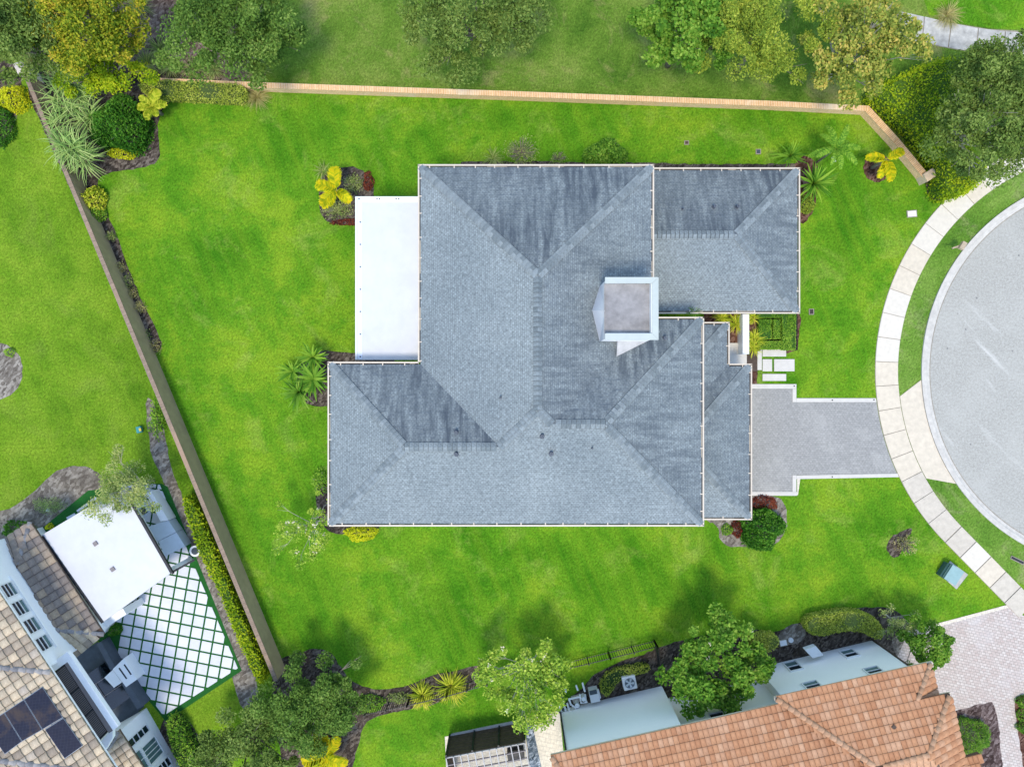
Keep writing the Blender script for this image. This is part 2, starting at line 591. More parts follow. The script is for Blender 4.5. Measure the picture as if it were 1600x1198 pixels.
L = {}
L['oak'] = leaf_mat('oak_leaf', [(0.040,0.078,0.018),(0.080,0.140,0.034),(0.138,0.215,0.056),(0.225,0.300,0.105)])
L['oak_dark'] = leaf_mat('dark_oak_leaf', [(0.030,0.072,0.015),(0.062,0.130,0.026),(0.112,0.205,0.044),(0.195,0.285,0.085)])
L['yellow'] = leaf_mat('yellow_leaf', [(0.05, 0.1, 0.01), (0.125, 0.19, 0.016), (0.28, 0.3, 0.025), (0.47, 0.36, 0.06)])
L['bright'] = leaf_mat('bright_leaf', [(0.026, 0.088, 0.012), (0.062, 0.165, 0.02), (0.125, 0.255, 0.035), (0.235, 0.36, 0.075)])
L['lime'] = leaf_mat('lime_leaf', [(0.070,0.125,0.020),(0.140,0.215,0.032),(0.24,0.315,0.045),(0.38,0.42,0.085)])
L['autumn'] = leaf_mat('autumn_leaf', [(0.070,0.115,0.024),(0.15,0.21,0.045),(0.29,0.32,0.075),(0.48,0.38,0.13)])
L['myrtle'] = leaf_mat('myrtle_leaf', [(0.065, 0.143, 0.019), (0.137, 0.254, 0.033), (0.26, 0.39, 0.058), (0.442, 0.52, 0.13)])
L['hedge'] = leaf_mat('hedge_leaf', [(0.060, 0.130, 0.008), (0.15, 0.26, 0.012), (0.27, 0.37, 0.015), (0.40, 0.44, 0.025)])
L['hedge_dk'] = leaf_mat('clipped_hedge_leaf', [(0.11, 0.17, 0.025), (0.22, 0.29, 0.045), (0.35, 0.41, 0.085), (0.50, 0.53, 0.16)])
L['deep'] = leaf_mat('deep_leaf', [(0.01, 0.049, 0.005), (0.023, 0.098, 0.01), (0.058, 0.169, 0.019), (0.143, 0.312, 0.046)])
L['reed'] = leaf_mat('reed_leaf', [(0.08, 0.17, 0.05), (0.15, 0.26, 0.085), (0.23, 0.34, 0.13), (0.33, 0.41, 0.20)], 0.2)
L['tuft'] = leaf_mat('tuft_leaf', [(0.06, 0.12, 0.03), (0.143, 0.217, 0.068), (0.255, 0.315, 0.128), (0.435, 0.465, 0.225)])
L['tuft_tan'] = leaf_mat('tan_tuft_leaf', [(0.14, 0.13, 0.06), (0.26, 0.25, 0.12), (0.38, 0.36, 0.2), (0.2, 0.24, 0.08)])
L['palm'] = leaf_mat('palm_leaf', [(0.040,0.130,0.014),(0.085,0.210,0.024),(0.165,0.31,0.040),(0.28,0.42,0.065)])
L['palm_y'] = leaf_mat('yellow_palm_leaf', [(0.14, 0.22, 0.01), (0.32, 0.38, 0.012), (0.56, 0.48, 0.012), (0.62, 0.4, 0.02)])
L['lily'] = leaf_mat('lily_leaf', [(0.12, 0.2, 0.012), (0.26, 0.34, 0.025), (0.42, 0.46, 0.055), (0.52, 0.48, 0.09)])
L['gold'] = leaf_mat('gold_leaf', [(0.20, 0.27, 0.012), (0.33, 0.39, 0.015), (0.47, 0.50, 0.022), (0.56, 0.52, 0.03)])
L['red'] = leaf_mat('red_leaf', [(0.045, 0.012, 0.014), (0.095, 0.022, 0.022), (0.17, 0.045, 0.03), (0.24, 0.085, 0.05)])
L['flower'] = leaf_mat('pink_flower', [(0.6, 0.45, 0.45), (0.7, 0.58, 0.58)])
# ------------------------------------------------------------------ ground
def sheet(name, poly, z, mat, parent=None, px=True, label=None):
    pts = [W(p[0], p[1]) for p in poly] if px else [Vector((p[0], p[1], 0)) for p in poly]
    a = sum(pts[i].x * pts[(i + 1) % len(pts)].y - pts[(i + 1) % len(pts)].x * pts[i].y for i in range(len(pts)))
    if a < 0:
        pts = pts[::-1]
    mb = MB()
    mb.face([(p.x, p.y, z) for p in pts])
    return mb.build(name, mat, parent, label, kind=None if parent else 'structure')


sheet('lawn', [(-2400, -2400), (4000, -2400), (4000, 3600), (-2400, 3600)], 0.0, M['lawn'])
sheet('park_lawn', [(30, 108), (400, 134), (1352, 170), (1470, 290), (1500, 310), (1570, 240), (1900, 150), (1900, -700), (-700, -700), (-700, 60)], 0.004, M['lawn_park'])
sheet('neighbour_lawn', [(30, 108), (432, 1062), (250, 1198), (150, 1500), (-700, 1500), (-700, 60)], 0.004, M['lawn_side'])


def ang_arc(cx, cy, r, a0, a1, n):
    return [(cx + r * math.cos(a0 + (a1 - a0) * k / n), cy + r * math.sin(a0 + (a1 - a0) * k / n)) for k in range(n + 1)]


CX, CY = 1748, 580
rd = math.radians
# verge between footpath and kerb
sheet('verge_lawn', ang_arc(CX, CY, 365, rd(95), rd(262), 60) + ang_arc(CX, CY, 300, rd(262), rd(95), 60), 0.004, M['lawn_verge'])
# road: the turning circle
sheet('road', ang_arc(CX, CY, 299, 0, 2 * math.pi, 120)[:-1], 0.006, M['asphalt'])
kb = MB()
n = 110
for k in range(n):
    a0, a1 = rd(85 + 190 * k / n), rd(85 + 190 * (k + 1) / n)
    q = lambda r, a, z: (W(CX + r * math.cos(a), CY + r * math.sin(a)).x, W(CX + r * math.cos(a), CY + r * math.sin(a)).y, z)
    prof = [(309, 0.0), (309, 0.11), (302, 0.10), (299.5, 0.035), (296, 0.012), (296, 0.0)]
    for (r0, z0), (r1, z1) in zip(prof, prof[1:]):
        kb.face([q(r0, a0, z0), q(r0, a1, z0), q(r1, a1, z1), q(r1, a0, z1)])
kerb_o = kb.build('kerb', plain('kerb_concrete', (0.52, 0.48, 0.41), 0.85, 0.14, 3, bump=0.2), kind='structure')
gl = MB()
for k in range(n):
    a0, a1 = rd(85 + 190 * k / n), rd(85 + 190 * (k + 1) / n)
    gl.face([q(295.9, a0, 0.011), q(295.9, a1, 0.011), q(294.6, a1, 0.011), q(294.6, a0, 0.011)])
gl.build('kerb_joint', M['joint'], kerb_o)

# footpath: one slab after another round the circle
sheet_base = ang_arc(CX, CY, 381, rd(135.5), rd(262), 60) + ang_arc(CX, CY, 345, rd(262), rd(135.5), 60)
fp = sheet('footpath', sheet_base, 0.008, M['joint'])
slabmats = [plain('footpath_slab', (0.63, 0.565, 0.455), 0.85, 0.07, 4, bump=0.2), plain('footpath_slab_cream', (0.60, 0.515, 0.385), 0.85, 0.10, 3, bump=0.2), plain('footpath_slab_grey', (0.53, 0.465, 0.365), 0.85, 0.12, 3, bump=0.2)]


def slab(poly, zt, mat, parent, name='slab', z0=0.005):
    return MB().prism([W(p[0], p[1])[:2] for p in poly], z0, zt).build(name, mat, parent)


step = rd(5.84)
a = rd(135.6)
k = 0
srng = random.Random(5)
while a < rd(260):
    b = a + step
    g = 0.0012
    pl = ang_arc(CX, CY, 380.5, a + g, b - g, 4) + ang_arc(CX, CY, 345.5, b - g, a + g, 4)
    m = slabmats[1] if rd(159) < a < rd(176) else (slabmats[2] if a < rd(152) else slabmats[srng.choice([0, 0, 1])])
    slab(pl, 0.055 + srng.uniform(-.006, .006), m, fp)
    a = b
    k += 1
# straight run to the lower right
tx, ty = math.cos(rd(135.5)), math.sin(rd(135.5))
ux, uy = ty, -tx                      # direction along the path
p0 = (CX + 363 * tx, CY + 363 * ty)
sheet('footpath_bed', [(p0[0] + tx * 18, p0[1] + ty * 18), (p0[0] - tx * 18, p0[1] - ty * 18), (p0[0] - tx * 18 + ux * 160, p0[1] - ty * 18 + uy * 160), (p0[0] + tx * 18 + ux * 160, p0[1] + ty * 18 + uy * 160)], 0.009, M['joint'], fp)
for k in range(5):
    s0, s1 = k * 33 + .7, k * 33 + 32.3
    pl = [(p0[0] + tx * e + ux * s, p0[1] + ty * e + uy * s) for e, s in ((17.5, s0), (-17.5, s0), (-17.5, s1), (17.5, s1))]
    slab(pl, 0.055 + srng.uniform(-.006, .006), slabmats[[2, 0, 1, 2, 2][k]], fp)
# driveway apron between footpath and kerb
slab(ang_arc(CX, CY, 344.5, rd(151), rd(173.5), 10) + ang_arc(CX, CY, 309.5, rd(177.5), rd(145.5), 12), 0.05, slabmats[1], None, 'driveway_apron').__setitem__("kind", 'structure')

# driveway of grey pavers with a pale border
arc_r = [(p[0], p[1]) for p in ang_arc(CX, CY, 381.5, rd(173.3), rd(154.8), 10)]
dw = sheet('driveway', [(1150, 607), (1238, 607), (1238, 628)] + arc_r + [(1238, 742), (1238, 768), (1150, 768)], 0.014, M['paver'])
for pl in ([(1150, 600), (1244, 600), (1244, 607), (1150, 607)], [(1238, 607.2), (1244, 607.2), (1244, 628), (1238, 628)], [(1244.2, 622), (1368, 622), (1369, 628), (1244.2, 628)],
           [(1150, 768), (1245, 768), (1245, 774), (1150, 774)], [(1238, 742), (1244, 742), (1244, 767.8), (1238, 767.8)], [(1244.2, 742.5), (1402, 739.5), (1404, 745), (1244.2, 748)]):
    slab(pl, 0.045, M['slab'], dw, 'border_strip')
slab([(1245.2, 748), (1250, 748), (1246.5, 773), (1245.2, 773)], 0.04, M['paver_cream'], dw, 'border_strip')
for x, y in ((1300, 625), (1365, 624.5), (1240.5, 603), (1300, 744.5)):
    c_ = W(x, y)
    MB().cyl(c_, 0.05, 0.03, 0.052, 8).build('drain_cap', M['dark'], dw)

# path in the park (top right)
pp = sheet('park_path', [(1402, 18), (1440, 26), (1490, 37), (1545, 46), (1700, 55), (1700, 98), (1600, 92), (1545, 84), (1500, 79), (1450, 70), (1400, 58)], 0.010, M['joint'])
top = [(1402, 18), (1444, 27), (1486, 37), (1528, 45), (1570, 50), (1612, 53), (1654, 55)]
bot = [(1400, 58), (1440, 67), (1481, 75), (1525, 82), (1569, 88), (1612, 92), (1654, 95)]
for k in range(6):
    slab([(top[k][0] + .8, top[k][1]), (top[k + 1][0] - .8, top[k + 1][1]), (bot[k + 1][0] - .8, bot[k + 1][1]), (bot[k][0] + .8, bot[k][1])], 0.05, M['concrete_grey'], pp)
sheet('park_verge', [(1440, -10), (1452, 24), (1490, 35), (1545, 44), (1700, 53), (1700, -300), (1440, -300)], 0.009, M['lawn'])

# planting beds (mulch and bare soil)
def bed(poly, mat, z=0.012, seed=1, smooth=True):
    o = sheet('planting_bed', rough(poly, 0.3, 0.05, smooth, seed), z, mat, px=False)
    return o


bed([(20, 95), (235, 112), (400, 132), (405, 158), (330, 162), (300, 156), (262, 158), (245, 190), (250, 225), (250, 252), (228, 262), (155, 272), (152, 296), (183, 370), (205, 430), (225, 480), (252, 528), (252, 545), (238, 556), (215, 520), (150, 385), (85, 240)], M['mulch'], 0.012, 1)
bed([(-60, 60), (30, 100), (36, 125), (28, 185), (0, 240), (-60, 260)], M['mulch'], 0.012, 2)
bed([(0, 60), (230, -30), (300, -30), (290, 70), (420, 100), (410, 130), (235, 122), (40, 104)], mulch_mat('leaf_litter', (0.07, 0.045, 0.033), (0.16, 0.11, 0.082), (0.29, 0.22, 0.17)), 0.010, 3)
bed([(498, 262), (583, 260), (585, 352), (520, 352), (498, 335)], M['mulch'], 0.012, 4)
bed([(720, 254), (760, 252), (860, 253), (940, 254), (1012, 255), (1120, 257), (1252, 256), (1253, 300), (720, 300)], M['mulch'], 0.012, 5, False)
bed([(1240, 240), (1282, 250), (1276, 318), (1262, 345), (1250, 352), (1240, 330)], M['mulch_red'], 0.014, 6)
bed(ang_arc(1371, 262, 23, 0, 2 * math.pi, 12)[:-1], M['mulch_red'], 0.012, 7)
bed([(1445, 275), (1470, 282), (1480, 300), (1465, 318), (1448, 305)], M['mulch'], 0.013, 8)
bed([(1102, 815), (1122, 818), (1126, 852), (1170, 856), (1228, 848), (1231, 776), (1170, 770), (1102, 790)], M['soil_grey'], 0.012, 9)
bed([(1384, 858), (1388, 842), (1402, 832), (1422, 824), (1426, 830), (1412, 846), (1408, 866), (1395, 872)], M['mulch'], 0.012, 10)
bed([(425, 1058), (432, 1030), (470, 1018), (500, 1010), (522, 1022), (532, 1045), (560, 1072), (600, 1078), (648, 1068), (665, 1056), (720, 1046), (755, 1036), (765, 1060), (700, 1095), (640, 1108), (572, 1120), (560, 1160), (545, 1230), (450, 1230), (425, 1110)], M['mulch'], 0.012, 11)
bed([(912, 1072), (925, 1055), (960, 1037), (1015, 1018), (1025, 1012), (1060, 1000), (1180, 980), (1200, 990), (1250, 975), (1265, 960), (1300, 952), (1398, 946), (1420, 975), (1450, 1010), (1460, 1060), (1100, 1140), (900, 1120), (870, 1110)], M['mulch'], 0.012, 12)
bed([(1215, 988), (1250, 968), (1262, 990), (1250, 1005), (1215, 1010)], M['soil_grey'], 0.016, 13)
bed([(1390, 990), (1440, 990), (1470, 1040), (1440, 1060), (1400, 1030)], M['soil_grey'], 0.016, 14)
bed([(-30, 800), (20, 795), (62, 760), (85, 735), (118, 726), (155, 735), (165, 760), (140, 780), (65, 840), (20, 870), (-30, 880)], M['soil_grey'], 0.012, 15)
bed([(-40, 535), (10, 535), (32, 555), (37, 585), (28, 610), (0, 626), (-40, 630)], M['soil_grey'], 0.012, 16)
bed([(226, 620), (240, 625), (262, 690), (262, 720), (300, 810), (345, 910), (395, 1030), (408, 1110), (375, 1110), (365, 1060), (300, 880), (262, 765), (238, 715), (232, 680)], M['soil_grey'], 0.012, 17)
bed([(280, 1110), (300, 1130), (320, 1165), (380, 1215), (330, 1240), (250, 1180), (250, 1120)], M['mulch'], 0.014, 18)
bed([(1150, 480), (1162, 490), (1185, 490), (1248, 488), (1251, 500), (1246, 545), (1232, 552), (1185, 548), (1183, 600), (1100, 600), (1100, 480)], M['mulch_red'], 0.012, 19, False)
bed([(640, 560), (560, 552), (480, 545), (460, 600), (470, 630), (520, 640)], M['mulch'], 0.011, 20)
bed([(525, 760), (498, 745), (492, 790), (505, 830), (560, 838), (590, 830), (600, 800)], M['mulch'], 0.011, 21)

# right neighbour's paved drive, beds and walk
sheet('paved_drive', [(1420, 985), (1572, 945), (1605, 965), (1800, 1010), (1800, 1300), (1460, 1300), (1445, 1060), (1400, 1030)], 0.018, M['paver_pink'])
sheet('paver_edge', [(1444, 979), (1573, 944.5), (1575, 949), (1446, 983.5)], 0.022, M['paver_cream'])
bed([(1480, 1112), (1550, 1095), (1560, 1130), (1570, 1240), (1480, 1240)], mulch_mat('bark_chip', (0.045, 0.028, 0.024), (0.11, 0.075, 0.066), (0.25, 0.19, 0.17), 7.0), 0.024, 22, False)
bed([(1582, 1090), (1600, 1084), (1680, 1070), (1680, 1240), (1605, 1240), (1590, 1140)], M['mulch_red'], 0.024, 23)
sheet('cream_walk', [(822, 1124), (874, 1109), (882, 1190), (890, 1260), (830, 1260)], 0.018, M['paver_cream'])
sheet('pebble_strip', [(819, 1125), (830, 1122), (846, 1198), (850, 1260), (836, 1260)], 0.024, M['pebble'])
sheet('cream_patio', [(695, 1150), (815, 1130), (834, 1198), (838, 1260), (700, 1260)], 0.018, M['paver_cream'])

# ------------------------------------------------------------------ the grey-roofed house
ZE, ZL, PITCH = 6.2, 3.1, 0.417
house = empty('house', W(838, 600), 'large house with grey-blue shingle hip roofs and cream gutters in the middle', 'house')


def RP(u, v, h, ze):
    f = (H - ze) / H
    return Vector(((u - 800) / S * f, (599 - v) / S * f, ze + h / S * f * PITCH))


def slope_face(mb, pts, eave_a, eave_b):
    """one roof plane with texture coordinates in metres: along the eave, up the slope"""
    ua = (eave_b - eave_a).normalized()
    n_ = None
    c0 = pts[0]
    for k in range(1, len(pts) - 1):
        n_ = (pts[k] - c0).cross(pts[k + 1] - c0)
        if n_.length > 1e-3:
            break
    n_.normalize()
    if n_.z < 0:
        n_ = -n_
        pts = pts[::-1]
    va = n_.cross(ua)
    if va.z < 0:
        va = -va
    mb.face(pts, [((p - eave_a).dot(ua) + 31.7 * len(mb.f), (p - eave_a).dot(va)) for p in pts])


def hip_caps(parent, a, b, na, nb, wid=0.27, expo=0.27, mat=None, seed=1):
    """overlapping bent cap shingles laid along a hip or ridge from a (low) to b"""
    rng = random.Random(seed)
    d = (b - a)
    L_ = d.length
    d.normalize()
    w1 = na.cross(d).normalized()
    w2 = nb.cross(d).normalized()
    mid = (na + nb).normalized()
    for w_ in (w1, w2):
        if w_.dot(mid) > 0:
            w_ *= -1
    if w1.dot(w2) > 0.95:
        w2 = -w1
    n = int(L_ / expo)
    me = None
    for k in range(n):
        p = a + d * (k * expo)
        if me is None:
            mb = MB()
            lo, hi = mid * 0.085, mid * 0.020
            e = d * (expo * 1.12)
            mb.face([w1 * wid + lo, lo, hi + e, w1 * wid + hi + e])
            mb.face([lo, w2 * wid + lo, w2 * wid + hi + e, hi + e])
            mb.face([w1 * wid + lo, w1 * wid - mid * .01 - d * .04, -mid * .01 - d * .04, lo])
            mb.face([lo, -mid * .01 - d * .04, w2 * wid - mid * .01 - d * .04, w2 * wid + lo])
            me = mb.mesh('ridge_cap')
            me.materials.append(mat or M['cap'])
            me.materials.append(M['cap_edge_shade'])
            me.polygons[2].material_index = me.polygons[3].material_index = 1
        o = bpy.data.objects.new('ridge_cap', me)
        o.location = p + mid * rng.uniform(0, 0.006) - root_loc(parent) - Vector(parent.location) * 0
        o.parent = parent
        col.objects.link(o)


def unit_normal(p, q, r):
    n_ = (q - p).cross(r - p).normalized()
    return n_ if n_.z > 0 else -n_


g = 4.0   # the gutter stands outside the shingles
a1, a2 = RP(653 + g, 257 + g, 0, ZE), RP(1022 - g, 257 + g, 0, ZE)
hA = 184.5 - g
aN, aS = RP(837.5, 441.5, hA, ZE), RP(837.5, 637.5, hA, ZE)
l1, l2 = RP(512 + g, 565 + g, 0, ZE), RP(512 + g, 822 - g, 0, ZE)
hL = 128.5 - g
lW, lE = RP(640.5, 693.5, hL, ZE), RP(781.5, 693.5, hL, ZE)
lv = RP(653 + g, 565 + g, 0, ZE)
hR = 163.5 - g
rE, rW = RP(936.5, 658.5, hR, ZE), RP(858.5, 658.5, hR, ZE)
rv = RP(1022 - g, 495 + g, 0, ZE)
r1, r2 = RP(1100 - g, 495 + g, 0, ZE), RP(1100 - g, 822 - g, 0, ZE)
mb = MB()
slope_face(mb, [a1, aN, a2], a1, a2)
slope_face(mb, [a1, lv, lE, aS, aN], a1, lv)
slope_face(mb, [a2, aN, aS, rW, rv], a2, rv)
slope_face(mb, [l2, r2, rE, rW, aS, lE, lW], l2, r2)
slope_face(mb, [l1, lW, l2], l1, l2)
slope_face(mb, [l1, lv, lE, lW], l1, lv)
slope_face(mb, [rv, r1, rE, rW], rv, r1)
slope_face(mb, [r1, r2, rE], r1, r2)
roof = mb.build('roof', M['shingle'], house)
nN, nS = unit_normal(a1, a2, aN), unit_normal(l2, r2, rE)
nW, nE = unit_normal(a1, aN, aS), unit_normal(a2, aN, aS)
ZR = Vector((0, 0, 0))
for A_, B_, p_, q_ in ((a1, aN, nN, nW), (a2, aN, nN, nE), (aS, aN, nW, nE), (l1, lW, nW, nN), (l2, lW, nW, nS), (lW, lE, nN, nS),
                       (lE, aS, nW, nS), (rW, aS, nE, nS), (rE, rW, nN, nS), (r1, rE, nN, nE), (r2, rE, nE, nS)):
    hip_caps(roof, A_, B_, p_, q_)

# the garage wing (upper right), lower eaves
g1, g2, g3, g4 = RP(985, 262 + g, 0, ZL), RP(1250 - g, 262 + g, 0, ZL), RP(1250 - g, 490 - g, 0, ZL), RP(985, 490 - g, 0, ZL)
hG = 114 - g
gR, gL = RP(1136, 376, hG, ZL), RP(985, 376, hG, ZL)
mb = MB()
slope_face(mb, [g1, g2, gR, gL], g1, g2)
slope_face(mb, [g2, g3, gR], g2, g3)
slope_face(mb, [g4, g3, gR, gL], g4, g3)
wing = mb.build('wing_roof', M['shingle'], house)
for A_, B_, p_, q_ in ((g2, gR, nN, nE), (g3, gR, nE, nS), (gL, gR, nN, nS)):
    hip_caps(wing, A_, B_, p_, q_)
# the porch roof (right), lower eaves, with a step in its outline
e1, e2, e3 = RP(1175 - g, 568 + g, 0, ZL), RP(1175 - g, 812 - g, 0, ZL), RP(1085, 812 - g, 0, ZL)
hE = 1175 - g - 1085
e4, e5 = RP(1085, 812 - g - hE, hE, ZL), RP(1085, 568 + g + hE, hE, ZL)
f1, f2 = RP(1085, 503 + g, 0, ZL), RP(1140 - g, 503 + g, 0, ZL)
f3 = RP(1140 - g, 568 + g, 0, ZL)
hF = 1140 - g - 1085
f4 = RP(1085, 503 + g + hF, hF, ZL)
fv = RP(1085, 568 + g + hF, hF, ZL)
mb = MB()
slope_face(mb, [e1, e2, e4, e5], e1, e2)
slope_face(mb, [e3, e2, e4], e3, e2)
slope_face(mb, [f3, e1, e5, fv], f3, e1)
slope_face(mb, [f2, f3, fv, f4], f2, f3)
slope_face(mb, [f1, f2, f4], f1, f2)
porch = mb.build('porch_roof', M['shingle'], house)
for A_, B_, p_, q_ in ((e1, e5, nN, nE), (e2, e4, nE, nS), (f2, f4, nN, nE)):
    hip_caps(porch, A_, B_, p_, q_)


# gutters: a pale lip, a dark trough and the straps across it
def gutter(A, B, ze, inward, parent=house, straps=True, seed=1, mat='cream', every=1.25):
    a, b = W(A[0], A[1], ze), W(B[0], B[1], ze)
    d = (b - a).normalized()
    s = Vector((-d.y, d.x, 0))
    if s.dot(Vector((inward[0], -inward[1], 0))) < 0:
        s = -s
    up = Vector((0, 0, 1))
    mb = MB()
    mb.bar(a + s * .045 - up * .03, b + s * .045 - up * .03, 0.085, 0.13)          # lip
    mb.bar(a + s * .20 - up * .14, b + s * .20 - up * .14, 0.225, 0.03)            # floor
    mb.bar(a + s * .33 - up * .05, b + s * .33 - up * .05, 0.03, 0.18)             # back
    o = mb.build('gutter', M[mat], parent)
    rng = random.Random(seed)
    L_ = (b - a).length

    x = rng.uniform(0.2, 1.5)
    x = 0.05
    while x < L_ - .1:                 # leaf litter lies in stretches of the trough
        w_ = rng.uniform(1.0, 5.0)
        e = min(L_ - .05, x + w_)
        MB().bar(a + d * x + s * .20 - up * .108, a + d * e + s * .20 - up * .108, 0.20, 0.03).build("leaf_litter", M["debris"], o)
        x = e + rng.uniform(0.2, 2.5)

    if straps:
        x = rng.uniform(0.4, 0.9)
        while x < L_:
            st = MB()
            c_ = a + d * x + s * .19 + up * .02
            st.box(c_, (0.06, 0.27, 0.02), d, s)
            st.build('strap', M[mat], o)
            x += every * rng.uniform(0.8, 1.2)
    return o


for k, (A, B, ze, inn) in enumerate((
        ((653, 257), (1022, 257), ZE, (0, 1)), ((653, 258), (653, 566), ZE, (1, 0)), ((512, 565), (654, 565), ZE, (0, 1)), ((512, 566), (512, 822), ZE, (1, 0)),
        ((512, 822), (1100, 822), ZE, (0, -1)), ((1100, 821), (1100, 495), ZE, (-1, 0)), ((1100, 495), (1018, 495), ZE, (0, 1)), ((1022, 496), (1022, 258), ZE, (-1, 0)),
        ((1018, 262), (1250, 262), ZL, (0, 1)), ((1250, 263), (1250, 489), ZL, (-1, 0)), ((1250, 490), (1010, 490), ZL, (0, -1)),
        ((1100, 503), (1140, 503), ZL, (0, 1)), ((1140, 504), (1140, 569), ZL, (-1, 0)), ((1140, 568), (1175, 568), ZL, (0, 1)), ((1175, 569), (1175, 811), ZL, (-1, 0)), ((1175, 812), (1098, 812), ZL, (0, -1)))):
    gutter(A, B, ze, inn, seed=k)

# walls under the eaves
def wall_block(poly_px, ze, z1, mat=M['stucco'], parent=house, ins=14):
    mb = MB()
    cx = sum(p[0] for p in poly_px) / len(poly_px)
    mb.prism([RP(p[0], p[1], 0, ze)[:2] for p in poly_px], 0.0, z1)
    return mb.build('wall', mat, parent)


wall_block([(673, 277), (1002, 277), (1002, 514), (1080, 514), (1080, 802), (532, 802), (532, 585), (673, 585)], ZE, ZE - 0.16)
wall_block([(1003, 276), (1236, 276), (1236, 476), (1003, 476)], ZL, ZL - 0.15)
wall_block([(1081, 516), (1126, 516), (1126, 581), (1162, 581), (1162, 799), (1081, 799)], ZL, ZL - 0.15)
gd = MB()
pa, pb = RP(1162.6, 640, 0, ZL), RP(1162.6, 760, 0, ZL)
gd.box(((pa.x + pb.x) / 2, (pa.y + pb.y) / 2, 1.1), (0.05, abs(pa.y - pb.y), 2.2))
gdo = gd.build('garage_door', M['white'], house)
for k in range(4):
    MB().box(((pa.x + pb.x) / 2 + .035, (pa.y + pb.y) / 2, 0.3 + k * .54), (0.03, abs(pa.y - pb.y) - .15, 0.42)).build('door_panel', M['white'], gdo)

# white flat lanai roof (left)
ZLAN = 4.9
lan = MB()
lan.ppx([(555, 307), (662, 307), (662, 562), (555, 562)], ZLAN - 0.15, ZLAN)
lano = lan.build('lanai_roof', M['membrane'], house)
MB().ppx([(555.2, 307.2), (557.6, 307.2), (557.6, 561.8), (555.2, 561.8)], ZLAN + .002, ZLAN + 0.07).build('edge_strip', M['white'], lano)
MB().ppx([(557.8, 307.2), (662, 307.2), (662, 309.4), (557.8, 309.4)], ZLAN + .002, ZLAN + 0.07).build('edge_strip', M['white'], lano)
gp = MB()
gp.ppx([(558, 310), (566, 310), (566, 561), (558, 561)], ZLAN + .002, ZLAN + 0.012)
gp.build('gutter_pan', plain('pan_metal', (0.66, 0.70, 0.78), 0.4, 0.04, 2), lano)
gp = MB()
gp.ppx([(566.2, 310), (662, 310), (662, 316), (566.2, 316)], ZLAN + .002, ZLAN + 0.012)
gp.build('gutter_pan', M['stucco_blue'], lano)
for x, y in [(563, 347 + 35 * k) for k in range(7)] + [(561, 310.5), (589, 311), (593, 311), (619, 311), (623, 311)]:
    MB().cyl(W(x, y, ZLAN + .03), 0.045, ZLAN + .005, ZLAN + .05, 8).build('fastener', M['pipe'], lano)
MB().prism([W(p[0], p[1], ZLAN)[:2] for p in ((562, 314), (566, 314), (566, 318), (562, 318))], 0, ZLAN - .16).build('post', M['white'], lano)
MB().prism([W(p[0], p[1], ZLAN)[:2] for p in ((562, 550), (566, 550), (566, 554), (562, 554))], 0, ZLAN - .16).build('post', M['white'], lano)

# plumbing vents
def roof_point(px, py, A, n_):
    return ray_plane(px, py, A, n_)


for px, py, A, n_, r in ((713, 675, l1, nN, .10), (713, 709, l2, nS, .10), (782, 621, a1, nW, .05), (847, 681, l2, nS, .10), (861, 708, l2, nS, .10), (1038, 528, rv, nN, .09),
                         (1066, 327, g1, nN, .05), (1115, 324, g1, nN, .09), (1151, 324, g1, nN, .09), (925, 700, l2, nS, .04)):
    p = roof_point(px, py, A, n_)
    v = MB()
    v.cyl(p, r * 1.9, p.z - .1, p.z + .06, 10, r * 1.2)
    v.cyl(p, r, p.z, p.z + .34, 10)
    vo = v.build('vent_pipe', M['pipe'], house)
    MB().cyl(p, r * .55, p.z + .341, p.z + .345, 8).build('pipe_mouth', M['slate'], vo)

# entry tower: parapet with pale metal coping on three sides, membrane roof, cricket behind it
ZT = 10.2
tw = empty('tower', (0, 0, 0), parent=house)
tw.location = -Vector(house.location)
P = lambda x, y, z=ZT: W(x, y, z)
def tbox(x0, y0, x1, y1, z0, z1, name, mat):
    a, b = P(x0, y0), P(x1, y1)
    return MB().box(((a.x + b.x) / 2, (a.y + b.y) / 2, (z0 + z1) / 2), (abs(b.x - a.x), abs(a.y - b.y), z1 - z0)).build(name, mat, tw)
tbox(948, 436, 1026, 528, 0, ZT - .62, 'tower_wall', M['stucco'])
tbox(948, 436, 1026, 441, ZT - .618, ZT - .10, 'parapet', M['white'])
tbox(948, 520, 1026, 528, ZT - .618, ZT - .10, 'parapet', M['white'])
tbox(1018, 441.2, 1026, 519.8, ZT - .618, ZT - .10, 'parapet', M['white'])
for (pl) in ([(945.5, 433), (1029, 433), (1019, 442.5), (945.5, 442.5)], [(1029, 433.3), (1029, 530.7), (1019, 520.5), (1019, 442.8)], [(1029, 531), (945.5, 531), (945.5, 520.8), (1019, 520.8)]):
    MB().prism([P(*p)[:2] for p in pl], ZT - .10, ZT).build('coping', M['coping'], tw)
mb = MB()
q0, q1, q2, q3 = P(946, 441.5), P(1018.5, 441.5), P(1018.5, 520), P(946, 520)
zf = ZT - .52
mb.face([(q0.x, q0.y, zf - .05), (q3.x, q3.y, zf - .05), (q2.x, q2.y, zf), (q1.x, q1.y, zf)])
mb.build('membrane_roof', M['membrane_grey'], tw)
